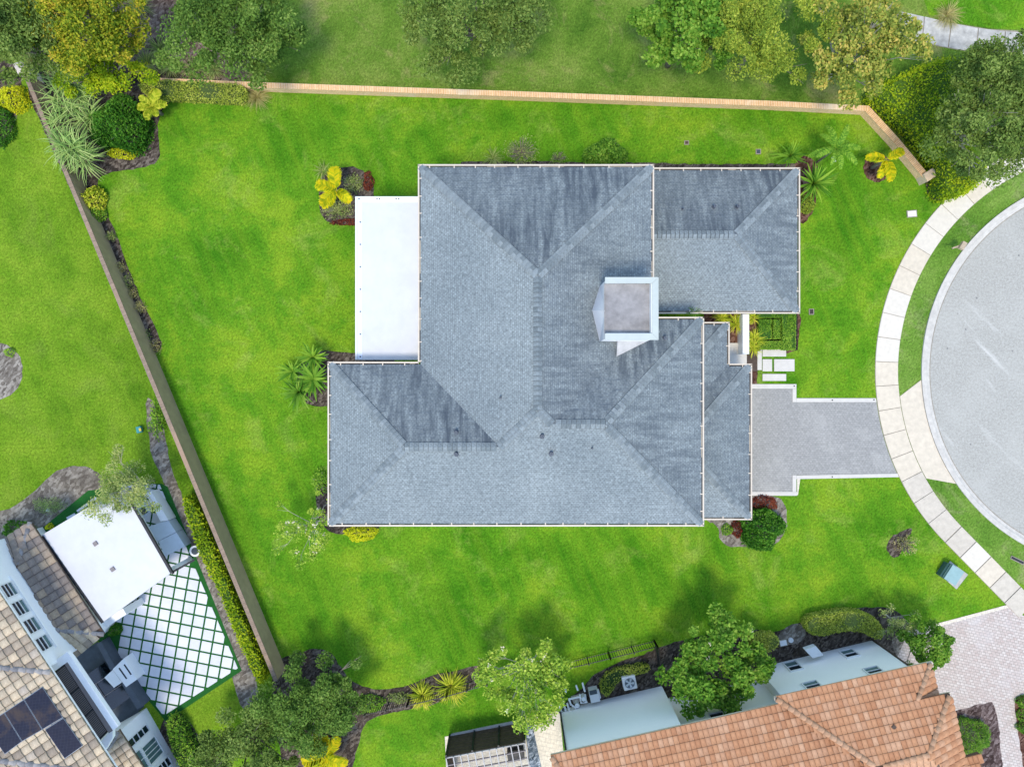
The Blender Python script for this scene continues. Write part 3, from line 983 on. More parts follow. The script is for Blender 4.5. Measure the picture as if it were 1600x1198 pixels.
# cricket draining the slope behind the tower
tip = ray_plane(925, 485, a2, nE)
c1, c2 = P(946.5, 437), P(946.5, 529)
roof_z = lambda p: (a2.z - ((p.x - a2.x) * nE.x + (p.y - a2.y) * nE.y) / nE.z)
c1.z, c2.z = roof_z(c1) + .04, roof_z(c2) + .04
tip.z += .04
rz_ = P(947, 484); rz_.z = zf + .02
mb = MB()
mb.face([tip, rz_, c1]); mb.face([tip, c2, rz_])
mb.face([c1, rz_, (rz_.x, c1.y, rz_.z)])
mb.face([c2, (rz_.x, c2.y, rz_.z), rz_])
mb.build('cricket', M['membrane'], tw)
# diverter flashing below the tower
d1, d2, d3 = ray_plane(963, 529, rv, nN), ray_plane(963, 557, rv, nN), ray_plane(1021, 529, rv, nN)
mb = MB()
vv = [ray_plane(963, 526, a2, nE), ray_plane(963, 557, a2, nE), ray_plane(1024, 526, a2, nE)]
for p in vv:
    p.z += 0.10
vv[0].z += .55
vv[2].z += .55
mb.face([vv[0], vv[1], vv[2]])
mb.face([vv[0], (vv[0].x, vv[0].y, vv[0].z - 1.0), (vv[1].x, vv[1].y, vv[1].z - .5), vv[1]])
mb.face([vv[1], (vv[1].x, vv[1].y, vv[1].z - .5), (vv[2].x, vv[2].y, vv[2].z - 1.0), vv[2]])
mb.build('diverter', plain('aged_membrane', (0.46, 0.445, 0.42), 0.6, 0.14, 2), tw)

# entry court: white beam wall, porch floor, steps and slabs
bw = MB()
bw.ppx([(1160.5, 491), (1170.5, 491), (1170.5, 553), (1160.5, 553)], 0.0, 1.1)
bw.build('garden_wall', M['white'], None, 'white rendered wall jutting from the garage wing beside the entry path', 'wall')
slab([(1120, 536), (1162, 536), (1162, 552), (1166, 552), (1166, 580), (1120, 580)], 0.12, M['slab'], None, 'porch_floor').__setitem__("kind", "structure")
slab([(1167, 551), (1184, 551), (1184, 580), (1172, 580), (1167, 568)], 0.05, M['brown_wood'], None, 'entry_mat')
o = bpy.data.objects['entry_mat']
tag(o, 'dark brown mat on the ground between porch and stepping slabs', 'mat')
for pl, lab in (([(1183, 549), (1190, 546), (1190, 578), (1183, 578)], 'narrow upright pale slab beside the dark brown mat'),
                ([(1191, 545), (1228, 545), (1228, 557), (1191, 557)], 'upper short pale stepping slab nearest the clipped hedge'),
                ([(1191, 561), (1206, 561), (1206, 580), (1191, 580)], 'square pale stepping slab next to the largest one'),
                ([(1209, 561), (1241, 561), (1241, 580), (1209, 580)], 'largest pale stepping slab set in the lawn'),
                ([(1191, 584), (1228, 584), (1228, 595), (1191, 595)], 'lower short pale stepping slab beside the driveway border')):
    s_ = slab(pl, 0.07, M['slab'], None, 'stepping_slab')
    tag(s_, lab, 'slab', 'entry stepping slabs')
    md = s_.modifiers.new('bevel', 'BEVEL'); md.width = 0.02; md.segments = 2

# ------------------------------------------------------------------ garden walls
def uvbox(mb, a, b, side, wid, z0, z1):
    """a straight wall piece a->b with texture coordinates along its length"""
    d = (b - a).normalized()
    L_ = (b - a).length
    s = side.normalized() * wid
    A0, B0, A1, B1 = a, b, a + s, b + s
    up = lambda p, z: Vector((p.x, p.y, z))
    mb.face([up(A0, z1), up(B0, z1), up(B1, z1), up(A1, z1)], [(0, 0.01), (L_, 0.01), (L_, wid), (0, wid)])
    h = z1 - z0
    for p, q in ((A0, B0), (B1, A1)):
        mb.face([up(p, z0), up(q, z0), up(q, z1), up(p, z1)], [(0, 0.01), (L_, 0.01), (L_, h), (0, h)])
    for p, q in ((B0, B1), (A1, A0)):
        mb.face([up(p, z0), up(q, z0), up(q, z1), up(p, z1)], [(0, 0.01), (wid, 0.01), (wid, h), (0, h)])
    return mb


def garden_wall(name, pts, zt, wid, capw, side_px, bodymat, label, capmat='brick_cap'):
    """pts: outer edge of the coping as it shows in the picture"""
    root = empty(name, W(*pts[0]), label, 'wall')
    for A, B in zip(pts, pts[1:]):
        a, b = W(A[0], A[1], zt), W(B[0], B[1], zt)
        a.z = b.z = 0
        d = (b - a).normalized()
        s = Vector((-d.y, d.x, 0))
        if s.dot(Vector((side_px[0], -side_px[1], 0))) < 0:
            s = -s
        ov = (capw - wid) / 2
        uvbox(MB(), a + s * ov, b + s * ov, s, wid, 0, zt - .08).build('wall_body', bodymat, root)
        uvbox(MB(), a, b, s, capw, zt - .079, zt).build('coping', M[capmat], root)
    return root


gw = garden_wall('brick_wall', [(250, 122), (410, 129), (800, 142.5), (1200, 157.5), (1358, 165.5)], 0.75, 0.30, 0.36, (0, 1), M['brick'], 'long low brick wall with weathered rowlock coping along the top lawn')
g2_ = garden_wall('brick_wall', [(1357, 165), (1404, 216), (1452, 274)], 0.74, 0.36, 0.42, (-1, 1), M['brick'], 'short slanting brick wall below the big hedge at upper right')
pl = MB()
pl.ppx([(1443, 272), (1457, 263), (1468, 272), (1449, 284)], 0, 0.95)
pl.build('pillar', plain('pillar_cap', (0.62, 0.47, 0.32), 0.85, 0.12, 4), g2_)
g3_ = garden_wall('boundary_wall', [(33, 110), (428, 1064)], 1.75, 0.22, 0.27, (1, 0), M['wall_olive'], 'tall olive grey boundary wall with thin brick coping on the left', 'brick_old')
pl = MB()
pl.ppx([(20, 100), (32, 96), (40, 112), (28, 116)], 0, 1.9)
pl.build('pillar', plain('pillar_stone', (0.66, 0.56, 0.46), 0.85, 0.1, 4), g3_)
garden_wall('boundary_wall', [(455, 1150), (500, 1262)], 1.75, 0.22, 0.27, (1, 0), M['wall_olive'], 'end of the boundary wall emerging below the lower dark oak', 'brick_old').location
# ------------------------------------------------------------------ tiled roofs of the neighbours
def tile_mesh(tw, tl, rise, mat, flat=False):
    n = 6
    ov = 1.14
    vs_, fs_ = [], []
    for e, (y, z) in enumerate(((0.0, 0.095 if rise > .06 else 0.065), (tl * ov, 0.02))):
        for k in range(n):
            t_ = k / (n - 1)
            x = (t_ - .5) * tw * 0.955
            h = math.sin(math.pi * t_) ** 0.8 * rise
            vs_.append((x, y, z + h))
    for k in range(n):
        t_ = k / (n - 1)
        vs_.append(((t_ - .5) * tw * 0.955, -0.015, max(0.0, math.sin(math.pi * t_) ** .8 * rise - 0.015)))
    for k in range(n - 1):
        fs_.append((k, k + 1, n + k + 1, n + k))
        fs_.append((2 * n + k, 2 * n + k + 1, k + 1, k))
    return vs_, fs_


def lay_tiles(parent, P, u, v, nrm, poly_px, tw, tl, rise, mat, limit=290, seed=1, jitter=0.006, rowshift=0.0):
    rng = random.Random(seed)
    hits = [ray_plane(p[0], p[1], P, nrm) for p in poly_px]
    uv = [((h - P).dot(u), (h - P).dot(v)) for h in hits]
    u0, u1 = min(p[0] for p in uv), max(p[0] for p in uv)
    v0, v1 = min(p[1] for p in uv), max(p[1] for p in uv)
    vs_, fs_ = tile_mesh(tw, tl, rise, mat)
    spots = []
    j = 0
    y = v0 if v0 > 0.5 else 0.0
    while y < v1:
        x = math.floor(u0 / tw) * tw + (rowshift * tw if j % 2 else 0)
        while x < u1:
            if inside((x + tw / 2, y + tl / 2), uv):
                p = P + u * (x + tw / 2) + v * y + nrm * (0.01 + rng.uniform(0, jitter))
                if in_view(p, 110):
                    spots.append(p)
            x += tw
        y += tl
        j += 1
    spots.sort(key=lambda p: (0 if in_view(p, -4) else 1, p.x ** 2 + p.y ** 2))
    me = bpy.data.meshes.new('tile')
    me.from_pydata(vs_, [], fs_)
    me.materials.append(mat)
    R_ = Matrix((u, v, nrm)).transposed()
    rl = root_loc(parent)
    eu = R_.to_euler()
    for p in spots[:limit]:
        o = bpy.data.objects.new('tile', me)
        o.parent = parent
        o.location = p - rl
        o.rotation_euler = (eu.x + rng.uniform(-.012, .012), eu.y + rng.uniform(-.012, .012), eu.z + rng.uniform(-.008, .008))
        col.objects.link(o)
    rest = spots[limit:]
    if rest:
        mb = MB()
        for p in rest:
            i = len(mb.v)
            mb.v += [tuple(p + u * a + v * b + nrm * c_) for a, b, c_ in vs_]
            mb.f += [tuple(i + k for k in f) for f in fs_]
        mb.build('tile', mat, parent, kind='stuff')
    return len(spots)


def plane_of(A, B, inward_px, pitch):
    """roof plane through the eave A-B rising towards inward"""
    u = (B - A).normalized()
    h = Vector((-u.y, u.x, 0))
    if h.dot(Vector((inward_px[0], -inward_px[1], 0))) < 0:
        h = -h
    v = (h + Vector((0, 0, pitch))).normalized()
    n_ = u.cross(v).normalized()
    if n_.z < 0:
        u = -u
        n_ = u.cross(v).normalized()
    return u, v, n_


def roof_facet(parent, name, eaveA, eaveB, ze, inward, pitch, poly_px, tw, tl, rise, tmat, under, seed=1, limit=290, thick=0.12):
    A, B = W(eaveA[0], eaveA[1], ze), W(eaveB[0], eaveB[1], ze)
    u, v, n_ = plane_of(A, B, inward, pitch)
    pts = [ray_plane(p[0], p[1], A, n_) for p in poly_px]
    a_ = sum(pts[i].x * pts[(i + 1) % len(pts)].y - pts[(i + 1) % len(pts)].x * pts[i].y for i in range(len(pts)))
    if a_ < 0:
        pts = pts[::-1]
    o = MB().hexa([p - Vector((0, 0, thick)) for p in pts], pts).build(name, under, parent)
    lay_tiles(o, A, u, v, n_, poly_px, tw, tl, rise, tmat, limit, seed)
    return o, A, u, v, n_


def barrel_caps(parent, a, b, r, expo, mat, lift=0.03):
    d = (b - a)
    L_ = d.length
    d.normalize()
    s = d.cross(Vector((0, 0, 1))).normalized()
    n_ = s.cross(d).normalized()
    mb = MB()
    k_ = 7
    prof = [(math.cos(math.pi * k / (k_ - 1)), math.sin(math.pi * k / (k_ - 1))) for k in range(k_)]
    vv = []
    for y, rr, z in ((0, r, 0.045), (expo * 1.15, r * .86, 0.0)):
        vv += [s * (c * rr) + n_ * (q * rr * .75 + z) + d * y for c, q in prof]
    mb.v = [tuple(p) for p in vv]
    for k in range(k_ - 1):
        mb.f.append((k, k + 1, k_ + k + 1, k_ + k))
    mb.f.append(tuple(range(k_ - 1, -1, -1)))
    me = mb.mesh('ridge_cap', True)
    me.materials.append(mat)
    rl = root_loc(parent)
    for k in range(int(L_ / expo)):
        o = bpy.data.objects.new('ridge_cap', me)
        o.parent = parent
        o.location = a + d * (k * expo) + n_ * lift - rl
        col.objects.link(o)


def window(parent, P, n_, quad, across, upn, mats, frame=M['white'], fw=0.07, name='window'):
    """quad: corners in the picture (low-left, low-right, high-right, high-left) on the wall plane"""
    c = [ray_plane(p[0], p[1], P, n_) for p in quad]
    ux = (c[1] - c[0])
    ux.z = 0
    ux.normalize()
    x0 = min((p - c[0]).dot(ux) for p in c); x1 = max((p - c[0]).dot(ux) for p in c)
    x0 = ((c[0] - c[0]).dot(ux) + (c[3] - c[0]).dot(ux)) / 2
    x1 = ((c[1] - c[0]).dot(ux) + (c[2] - c[0]).dot(ux)) / 2
    z0 = (c[0].z + c[1].z) / 2
    z1 = (c[2].z + c[3].z) / 2
    if z1 < z0:
        z0, z1 = z1, z0
    up = Vector((0, 0, 1))
    o_ = Vector((c[0].x, c[0].y, 0))
    pt = lambda x, z: o_ + ux * x + up * z
    fr = MB()
    cx_, cz_ = (x0 + x1) / 2, (z0 + z1) / 2
    wdt, hgt = x1 - x0, z1 - z0
    for (x, z, sx, sz) in ((x0 - fw / 2, cz_, fw, hgt + 2 * fw), (x1 + fw / 2, cz_, fw, hgt + 2 * fw), (cx_, z0 - fw / 2, wdt - .002, fw), (cx_, z1 + fw / 2, wdt - .002, fw)):
        fr.box(pt(x, z) + n_ * 0.04, (sx, sz, 0.10), ux, up)
    for k in range(1, across):
        fr.box(pt(x0 + wdt * k / across, cz_) + n_ * 0.03, (0.045, hgt - .002, 0.06), ux, up)
    for k in range(1, upn):
        fr.box(pt(cx_, z0 + hgt * k / upn) + n_ * 0.031, (wdt - .002, 0.045, 0.06), ux, up)
    wo = fr.build(name, frame, parent)
    for j in range(upn):
        for i in range(across):
            p = pt(x0 + wdt * (i + .5) / across, z0 + hgt * (j + .5) / upn) + n_ * 0.012
            MB().box(p, (wdt / across - .01, hgt / upn - .01, 0.012), ux, up).build('pane', mats[(j * across + i) % len(mats)], wo)
    return wo


# ---------------- left neighbour
LH = empty('house', W(60, 1000), 'white neighbour house with tan tile roofs and solar panels at lower left', 'house')
fa = Vector((.574, -.819, 0))     # along its front
fb = Vector((.819, .574, 0))      # facing the grey house
sk, A_, u_, v_, n1 = roof_facet(LH, 'skirt_roof', (48, 815), (163, 990), 3.45, (-1, .6), .35, [(48, 815), (163, 990), (82, 983), (26, 888)], .50, .46, .085, M['tile_grey'], M['tile_under'], 3)
hipA = ray_plane(26, 888, A_, n1)
hipB = ray_plane(82, 983, A_, n1)
c0, c1_ = W(48, 815, 3.45), W(163, 990, 3.45)
barrel_caps(sk, c0, hipA, .15, .42, M['cap_grey'])
barrel_caps(sk, c1_, hipB, .15, .42, M['cap_grey'])
s2, *_ = roof_facet(LH, 'skirt_roof', (2, 845), (48, 815), 3.45, (.55, 1), .35, [(2, 845), (48, 815), (26, 888), (16, 872)], .50, .46, .085, M['tile_grey'], M['tile_under'], 4)
s3, *_ = roof_facet(LH, 'skirt_roof', (118, 1027), (163, 990), 3.45, (-.55, -1), .35, [(118, 1027), (163, 990), (82, 983), (105, 1012)], .50, .46, .085, M['tile_tan'], M['tile_under'], 5)
# upper storey
wl0, wl1 = W(20, 880, 4.2), W(112, 1020, 4.2)
fd = (wl1 - wl0).normalized()
fn = Vector((-fd.y, fd.x, 0))
if fn.x < 0:
    fn = -fn
q0 = wl0 - fd * 1.7
mb = MB().prism([(q0.x, q0.y), (wl1.x, wl1.y), (wl1 - fn * 7).to_tuple()[:2], (q0 - fn * 7).to_tuple()[:2]], 0.0, 6.8)
mb.build('wall', M['stucco_blue'], LH)
ra, rb = W(60, 835, 3.3), W(150, 975, 3.3)
mb = MB().prism([(ra.x, ra.y), (rb.x, rb.y), (wl1 + fn * .02).to_tuple()[:2], (wl0 + fn * .02 - fd * 1.0).to_tuple()[:2]], 0.0, 3.25)
mb.build('wall', M['stucco_blue'], LH)
for qd in ([(27.5, 927.5), (15.6, 910), (0, 915.6), (9.4, 934.4)], [(45.6, 955.6), (34, 937), (16, 943.7), (27.7, 962.5)], [(63.7, 982.5), (52, 964), (33.7, 972), (46, 990.6)], [(82, 1009), (70, 992), (52.5, 1000), (65, 1018)]):
    window(LH, wl0, fn, qd, 1, 3, [M['glass_green'], M['glass'], M['glass']])
sa, sb = ray_plane(14, 900, wl0, fn), ray_plane(87, 1011, wl0, fn)
zz = (sa.z + sb.z) / 2
sa.z = sb.z = zz
MB().bar(sa + fn * .06, sb + fn * .06, .12, .10).build('sill', M['stucco_blue'], LH)
# upper roof with its hip caps, gutter and solar panels
UE0, UE1 = (0, 925), (82, 1049)
up_roof, UA, UU, UV_, UN = roof_facet(LH, 'roof', UE0, UE1, 7.0, (-1, .6), .33, [(-22, 892), (82, 1049), (190, 1212), (60, 1320), (-160, 1300), (-200, 1010)], .48, .47, .085, M['tile_tan'], M['tile_under'], 6)
hp = lambda x, y: ray_plane(x, y, UA, UN)
barrel_caps(up_roof, hp(80, 1049), hp(-60, 1036), .17, .42, M['cap_grey'], .06)
barrel_caps(up_roof, hp(140, 1203), hp(-60, 1180), .17, .42, M['cap_grey'], .06)
ga, gb = W(-22, 892, 6.92), W(205, 1234, 6.92)
MB().bar(ga, gb, .14, .12).build('gutter', M['stucco_blue'], LH)
pa = empty('solar_panel_array', hp(60, 1120), 'dark blue solar panels mounted on the tan tile roof at lower left', 'solar panels')
lift = UN * 0.20
for qd in ([(9, 1111), (39, 1091), (68, 1138), (37, 1156)], [(39.6, 1090.6), (68, 1071), (100, 1119), (68.6, 1137.6)], [(-22, 1131), (8.4, 1111.4), (36.4, 1156.4), (10, 1176)], [(72, 1137.5), (100.5, 1119.5), (131, 1163), (103, 1183)]):
    c = [hp(*p) + lift for p in qd]
    cc = sum(c, Vector()) / 4
    inn = [p + (cc - p) * .03 for p in c]
    fr = MB()
    fr.hexa([p - UN * .05 for p in c[::-1]], [p for p in c[::-1]])
    po = fr.build('panel', plain('panel_frame', (0.16, 0.20, 0.25), .35, .1, 4, metal=.3), pa)
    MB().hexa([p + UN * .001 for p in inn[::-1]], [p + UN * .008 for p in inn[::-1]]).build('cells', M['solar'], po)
for A, B in (((-20, 1133), (70, 1073)), ((8, 1172), (100, 1112)), ((75, 1141), (104, 1123)), ((98, 1177), (127, 1158))):
    MB().bar(hp(*A) + UN * .10, hp(*B) + UN * .10, .05, .06).build('rail', M['steel'], pa)
# louvred strip, white balcony beam and sunken court behind it
lo = MB().ppx([(84, 1050), (100, 1037.5), (167.5, 1144), (155, 1157)], 5.30, 5.40).build('louvre_roof', M['brown_wood'], LH)
for k in range(46):
    t_ = (k + .5) / 46
    p0_ = W(84 + (155 - 84) * t_, 1050 + 107 * t_, 5.45)
    p1_ = W(100 + 67.5 * t_, 1037.5 + 106.5 * t_, 5.45)
    MB().bar(p0_, p1_, .055, .07).build('slat', M['taupe'], lo)
for t_ in (.01, .34, .66, .99):
    p0_, p1_ = W(84 + 71 * t_, 1050 + 107 * t_, 5.47), W(100 + 67.5 * t_, 1037.5 + 106.5 * t_, 5.47)
    MB().bar(p0_, p1_, .06, .14).build('crossbar', M['dark'], lo)
MB().ppx([(100.5, 1037), (105, 1034), (176, 1141), (170, 1145)], 5.2, 5.5).build('fascia', M['taupe'], LH)
MB().ppx([(105, 1033.5), (113, 1028), (185, 1134), (176.5, 1140.5)], 5.30, 5.6).build('balcony_beam', M['stucco_blue'], LH)
MB().ppx([(74, 1040), (105, 1018), (113, 1028), (84, 1049)], 5.28, 5.58).build('balcony_beam', M['stucco_blue'], LH)
MB().ppx([(153, 1162), (168, 1146), (176, 1141), (176, 1152), (164, 1172)], 5.0, 5.3).build('balcony_beam', M['stucco_blue'], LH)
ct = sheet('sunken_court', [(100, 1035), (153, 1002), (226, 1103), (180, 1145)], .016, M['slate'], None)
for qd, z in (([(128, 1059), (157, 1039), (181, 1075), (140, 1100), (120, 1070)], .5), ([(140, 1101), (182, 1076), (194, 1066), (212, 1083), (160, 1120)], .45)):
    MB().ppx(qd, .02, z).build('glass_screen', M['glass'], LH)
for A, B in (((140, 1074), (172, 1053)), ((153, 1094), (190, 1069)), ((150, 1068), (164, 1090))):
    MB().bar(W(*A, .53), W(*B, .53), .05, .05).build('screen_frame', M['taupe'], LH)
for qd in ([(151, 1006), (158, 1002), (180, 1042), (173, 1047)], [(190, 1068), (198, 1063), (223, 1103), (214, 1108)]):
    MB().ppx(qd, 0, 1.0).build('court_wall', plain('slate_wall', (0.085, 0.10, 0.118), .6, .15, 3), LH)
ch = MB().ppx([(176, 1045), (193.5, 1028), (214, 1061), (197, 1073)], 0, 1.1).build('slotted_block', M['stucco_blue'], None, 'white box-like garden block with two dark slots beside the diamond patio', 'garden block')
for A, B in (((186, 1043), (198, 1060)), ((194, 1037.5), (205, 1053.5))):
    MB().bar(W(*A, 1.1), W(*B, 1.1), .10, .012).build('slot', M['dark'], ch)
MB().ppx([(163, 1058), (176, 1046), (190, 1066), (178, 1074)], 0, 1.0).build('side_block', M['stucco_blue'], ch)
# single-storey wing at the bottom with tall windows
wp0, wp1 = W(229, 1105, 0), W(290, 1212, 0)
wd = (wp1 - wp0).normalized()
wnn = Vector((-wd.y, wd.x, 0))
if wnn.x < 0:
    wnn = -wnn
MB().prism([wp0.to_tuple()[:2], (wp0 + wd * 9).to_tuple()[:2], (wp0 + wd * 9 - wnn * 5).to_tuple()[:2], (wp0 - wnn * 2.5).to_tuple()[:2]], 0, 3.3).build('wall', M['stucco_blue'], LH)
window(LH, wp0, wnn, [(228, 1133), (233, 1142), (203, 1166), (198, 1157)], 1, 4, [M['glass']])
window(LH, wp0, wnn, [(240, 1151.5), (255, 1174), (235.6, 1193), (219, 1170)], 4, 1, [M['glass_green']])
window(LH, wp0, wnn, [(216, 1172), (232, 1196), (226, 1202), (210, 1177)], 2, 1, [M['glass_green']])
window(LH, wp0, wnn, [(262, 1183), (268, 1194), (245, 1214), (239, 1203)], 1, 4, [M['glass']])
lowr, TA, TU, TV, TN = roof_facet(LH, 'low_roof', (186, 1139), (230, 1206), 3.5, (-1, .6), .35, [(186, 1139), (250, 1237), (210, 1262), (166, 1174), (176, 1150)], .46, .42, .085, M['tile_tan'], M['tile_under'], 8)
th = lambda x, y: ray_plane(x, y, TA, TN)
barrel_caps(lowr, th(184, 1141), th(166, 1174), .22, .36, M['cap_grey'], .05)

# white flat patio cover with dark edge and two roof drains
pc = MB().ppx([(65, 836), (196, 757), (205, 780), (268, 894), (160, 972)], 3.0, 3.25).build('patio_cover', M['membrane'], None, 'flat white patio cover roof with two small dark drains at lower left', 'patio cover')
for x, y in ((149, 849), (176, 889)):
    MB().box(W(x, y, 3.29), (.26, .26, .08), fa, fb).build('roof_drain', M['taupe'], pc)
for A, B in (((66, 837.5), (160.5, 972.5)), ((204, 783), (268.5, 895))):
    MB().bar(W(*A, 3.27), W(*B, 3.27), .16, .07).build('edge_flashing', M['dark'], pc)
MB().bar(W(207, 786, 3.2), W(271, 896, 3.2), .10, .14).build('gutter', M['dark'], pc)
for x, y in ((72, 838), (198, 770), (262, 892), (160, 964)):
    MB().prism([(W(x, y, 3.2) + fa * a + fb * b).to_tuple()[:2] for a, b in ((-.12, -.12), (.12, -.12), (.12, .12), (-.12, .12))], 0, 2.99).build('post', M['white'], pc)
MB().bar(W(270, 893, 2.8), W(304, 874, 2.4), .14, .14).build('stay_beam', M['dark'], pc)
MB().ppx([(157, 972), (192, 950), (197, 959), (166, 979)], 0, 2.4).build('side_wall', M['stucco_blue'], LH)

# patio of pale square slabs with artificial turf between them
tf = sheet('patio', [(52, 836), (138, 766), (252, 755), (262, 760), (378, 1047), (259, 1126), (205, 1060), (140, 985), (80, 900)], .020, M['turf'])
def clip(poly, clipper):
    """Sutherland-Hodgman against a convex outline (picture coordinates)"""
    out = poly
    for i in range(len(clipper)):
        a, b = clipper[i], clipper[(i + 1) % len(clipper)]
        sgn = lambda p: (b[0] - a[0]) * (p[1] - a[1]) - (b[1] - a[1]) * (p[0] - a[0])
        new = []
        for k in range(len(out)):
            p, q = out[k], out[(k + 1) % len(out)]
            sp, sq = sgn(p), sgn(q)
            if sp >= 0:
                new.append(p)
            if (sp >= 0) != (sq >= 0):
                t_ = sp / (sp - sq)
                new.append((p[0] + (q[0] - p[0]) * t_, p[1] + (q[1] - p[1]) * t_))
        out = new
        if not out:
            break
    return out


cvx = [(160, 965), (192, 752), (250, 757), (372, 1043), (256, 1117), (166, 1000)]
pmats = [plain('patio_slab', (0.60, 0.60, 0.62), .7, .05, 3), plain('patio_slab_light', (0.65, 0.65, 0.665), .7, .05, 3)]
for i in range(-12, 14):
    for j in range(-14, 14):
        ox, oy = 214.6 + 17.75 * i - 3.0 * j, 941.8 + 3.55 * i + 17.8 * j
        gq = 0.075
        sq_ = [(ox + 17.75 * a - 3.0 * b, oy + 3.55 * a + 17.8 * b) for a, b in ((gq, gq), (1 - gq, gq), (1 - gq, 1 - gq), (gq, 1 - gq))]
        c_ = clip(sq_, cvx)
        if len(c_) < 3:
            continue
        ar = abs(sum(c_[k][0] * c_[(k + 1) % len(c_)][1] - c_[(k + 1) % len(c_)][0] * c_[k][1] for k in range(len(c_)))) / 2
        cx_, cy_ = sum(p[0] for p in c_) / len(c_), sum(p[1] for p in c_) / len(c_)
        if ar < 25 or inside((cx_, cy_), [(60, 830), (196, 762), (246, 880), (160, 965)]) or inside((cx_, cy_), [(150, 960), (182, 962), (197, 985), (180, 1002), (190, 1030), (214, 1061), (190, 1085), (150, 1030)]):
            continue
        slab(c_, .05 + srng.uniform(-.004, .004), srng.choice(pmats), tf, 'slab', .012)
for qd in ([(104, 808), (117, 801), (119, 804), (106, 811)], [(120, 797), (137, 785), (139, 788), (122, 800)], [(141, 781), (150, 776), (152, 779), (143, 784)]):
    slab(qd, .05, pmats[0], tf, 'slab', .012)
# outdoor kitchen counter, grill and planters on the patio
oc = empty('outdoor_counter', W(250, 830), 'pale grey L-shaped outdoor counter beside the white patio cover', 'counter')
cm = plain('counter_top', (0.56, 0.62, 0.65), .4, .05, 3)
MB().ppx([(229, 824), (252, 815.5), (263, 813), (275, 831), (247, 845)], 0, 1.0).build('counter_block', cm, oc)
MB().ppx([(247.3, 845.4), (275.3, 831.4), (289, 853), (258, 869)], 0, .99).build('counter_block', cm, oc)
MB().ppx([(228, 771), (236, 767), (263, 812.5), (251, 814.5)], 0, 1.1).build('counter_block', M['stucco_blue'], oc)
MB().ppx([(214, 795), (226, 786), (234, 800), (221, 808)], .6, .95).build('sink_cabinet', cm, oc)
MB().ppx([(217, 796), (225, 790.5), (231, 800), (223, 805)], .951, .96).build('sink', M['slate'], oc)
pot = empty('planter', W(303, 862), 'white round planter pot standing on the turf edge by the patio', 'planter')
MB().cyl(W(304, 861, .8), .26, .02, .75, 20, .37).build('pot', M['white'], pot, smooth=False)
MB().cyl(W(304, 861, .8), .24, .752, .765, 16).build('soil', M['slate'], pot)

# ---------------- right neighbour
RH = empty('house', W(1250, 1090), 'white neighbour house with terracotta tile roof at the bottom right', 'house')
TWR, TLR = .305, .455
rr, RA, RU, RV, RN = roof_facet(RH, 'roof', (1212, 1087), (1455, 1033), 6.0, (.2, 1), .36, [(1213, 1090), (1453, 1036), (1431, 1094), (1483, 1083), (1451, 1178), (1374, 1197), (1366, 1206)], TWR, TLR, .045, M['tile_red'], M['tile_under'], 11)
rh = lambda x, y: ray_plane(x, y, RA, RN)
rl_, LA, LU, LV, LN = roof_facet(RH, 'roof', (860, 1179), (1212, 1100), 5.85, (.2, 1), .36, [(862, 1181), (1213, 1101), (1232, 1104), (1405, 1216), (1470, 1290), (930, 1310)], TWR, TLR, .045, M['tile_red'], M['tile_under'], 12)
lh = lambda x, y: ray_plane(x, y, LA, LN)
barrel_caps(rr, rh(1213, 1091), rh(1372, 1200), .17, .38, M['cap_red'], .05)
barrel_caps(rr, rh(1453, 1036), rh(1432, 1095), .14, .38, M['cap_red'], .05)
barrel_caps(rr, rh(1482, 1086), rh(1450, 1178), .15, .38, M['cap_red'], .05)
barrel_caps(rr, rh(1450, 1178), rh(1374, 1198), .15, .38, M['cap_red'], .05)
barrel_caps(rl_, lh(862, 1182), lh(935, 1290), .17, .38, M['cap_red'], .05)
# its end slopes, seen edge on
def facet3(pts, name, parent, tilemat, seed, tw=.40):
    n_ = (pts[1] - pts[0]).cross(pts[2] - pts[0]).normalized()
    if n_.z < 0:
        n_ = -n_
    a_ = sum(pts[i].x * pts[(i + 1) % len(pts)].y - pts[(i + 1) % len(pts)].x * pts[i].y for i in range(len(pts)))
    pp_ = pts if a_ > 0 else pts[::-1]
    o = MB().hexa([p - Vector((0, 0, .12)) for p in pp_], pp_).build(name, M['tile_under'], parent)
    u = Vector((-n_.y, n_.x, 0)).normalized()
    v = n_.cross(u)
    if v.z < 0:
        v, u = -v, -u
    low = min(pts, key=lambda p: p.z)
    lay_tiles(o, low, u, v, n_, [to_px(p) for p in pts], tw, TLR, .06, tilemat, 290, seed)
    return o


up_ = Vector((0, 0, 1))
e1_ = rh(1484, 1083); e2_ = rh(1450.5, 1178); e3_ = W(1506, 1200, 6.0 - .1); e4_ = W(1530, 1290, 5.9)
er = RU if RU.x > 0 else -RU
dn = Vector((er.y, -er.x, 0))
e1w = e1_.copy()
e3w = e1w + dn * 6.2
e3w.z = e1w.z - .02
facet3([e1w, e2_, e3w], 'roof_end', RH, M['tile_red'], 13)
facet3([rh(1454, 1034.5), rh(1431, 1095), rh(1454, 1034.5) + dn * 2.0 + up_ * 0], 'roof_end', RH, M['tile_red'], 14)
facet3([e2_, rh(1374, 1198), rh(1374, 1198) + dn * 4 - up_ * 1.4, e3w + dn * .2, e3w], 'roof_end', RH, M['cap_red'], 15)
qa = lh(861, 1179)
facet3([qa, lh(935, 1292), qa + dn * 6.5], 'roof_end', RH, M['tile_red'], 16)
MB().ppx([(1500, 1185), (1530, 1176), (1548, 1250), (1500, 1262)], 3.2, 3.4).build('low_roof', M['tile_under'], RH)
lr_ = bpy.data.objects['low_roof.001'] if 'low_roof.001' in bpy.data.objects else None
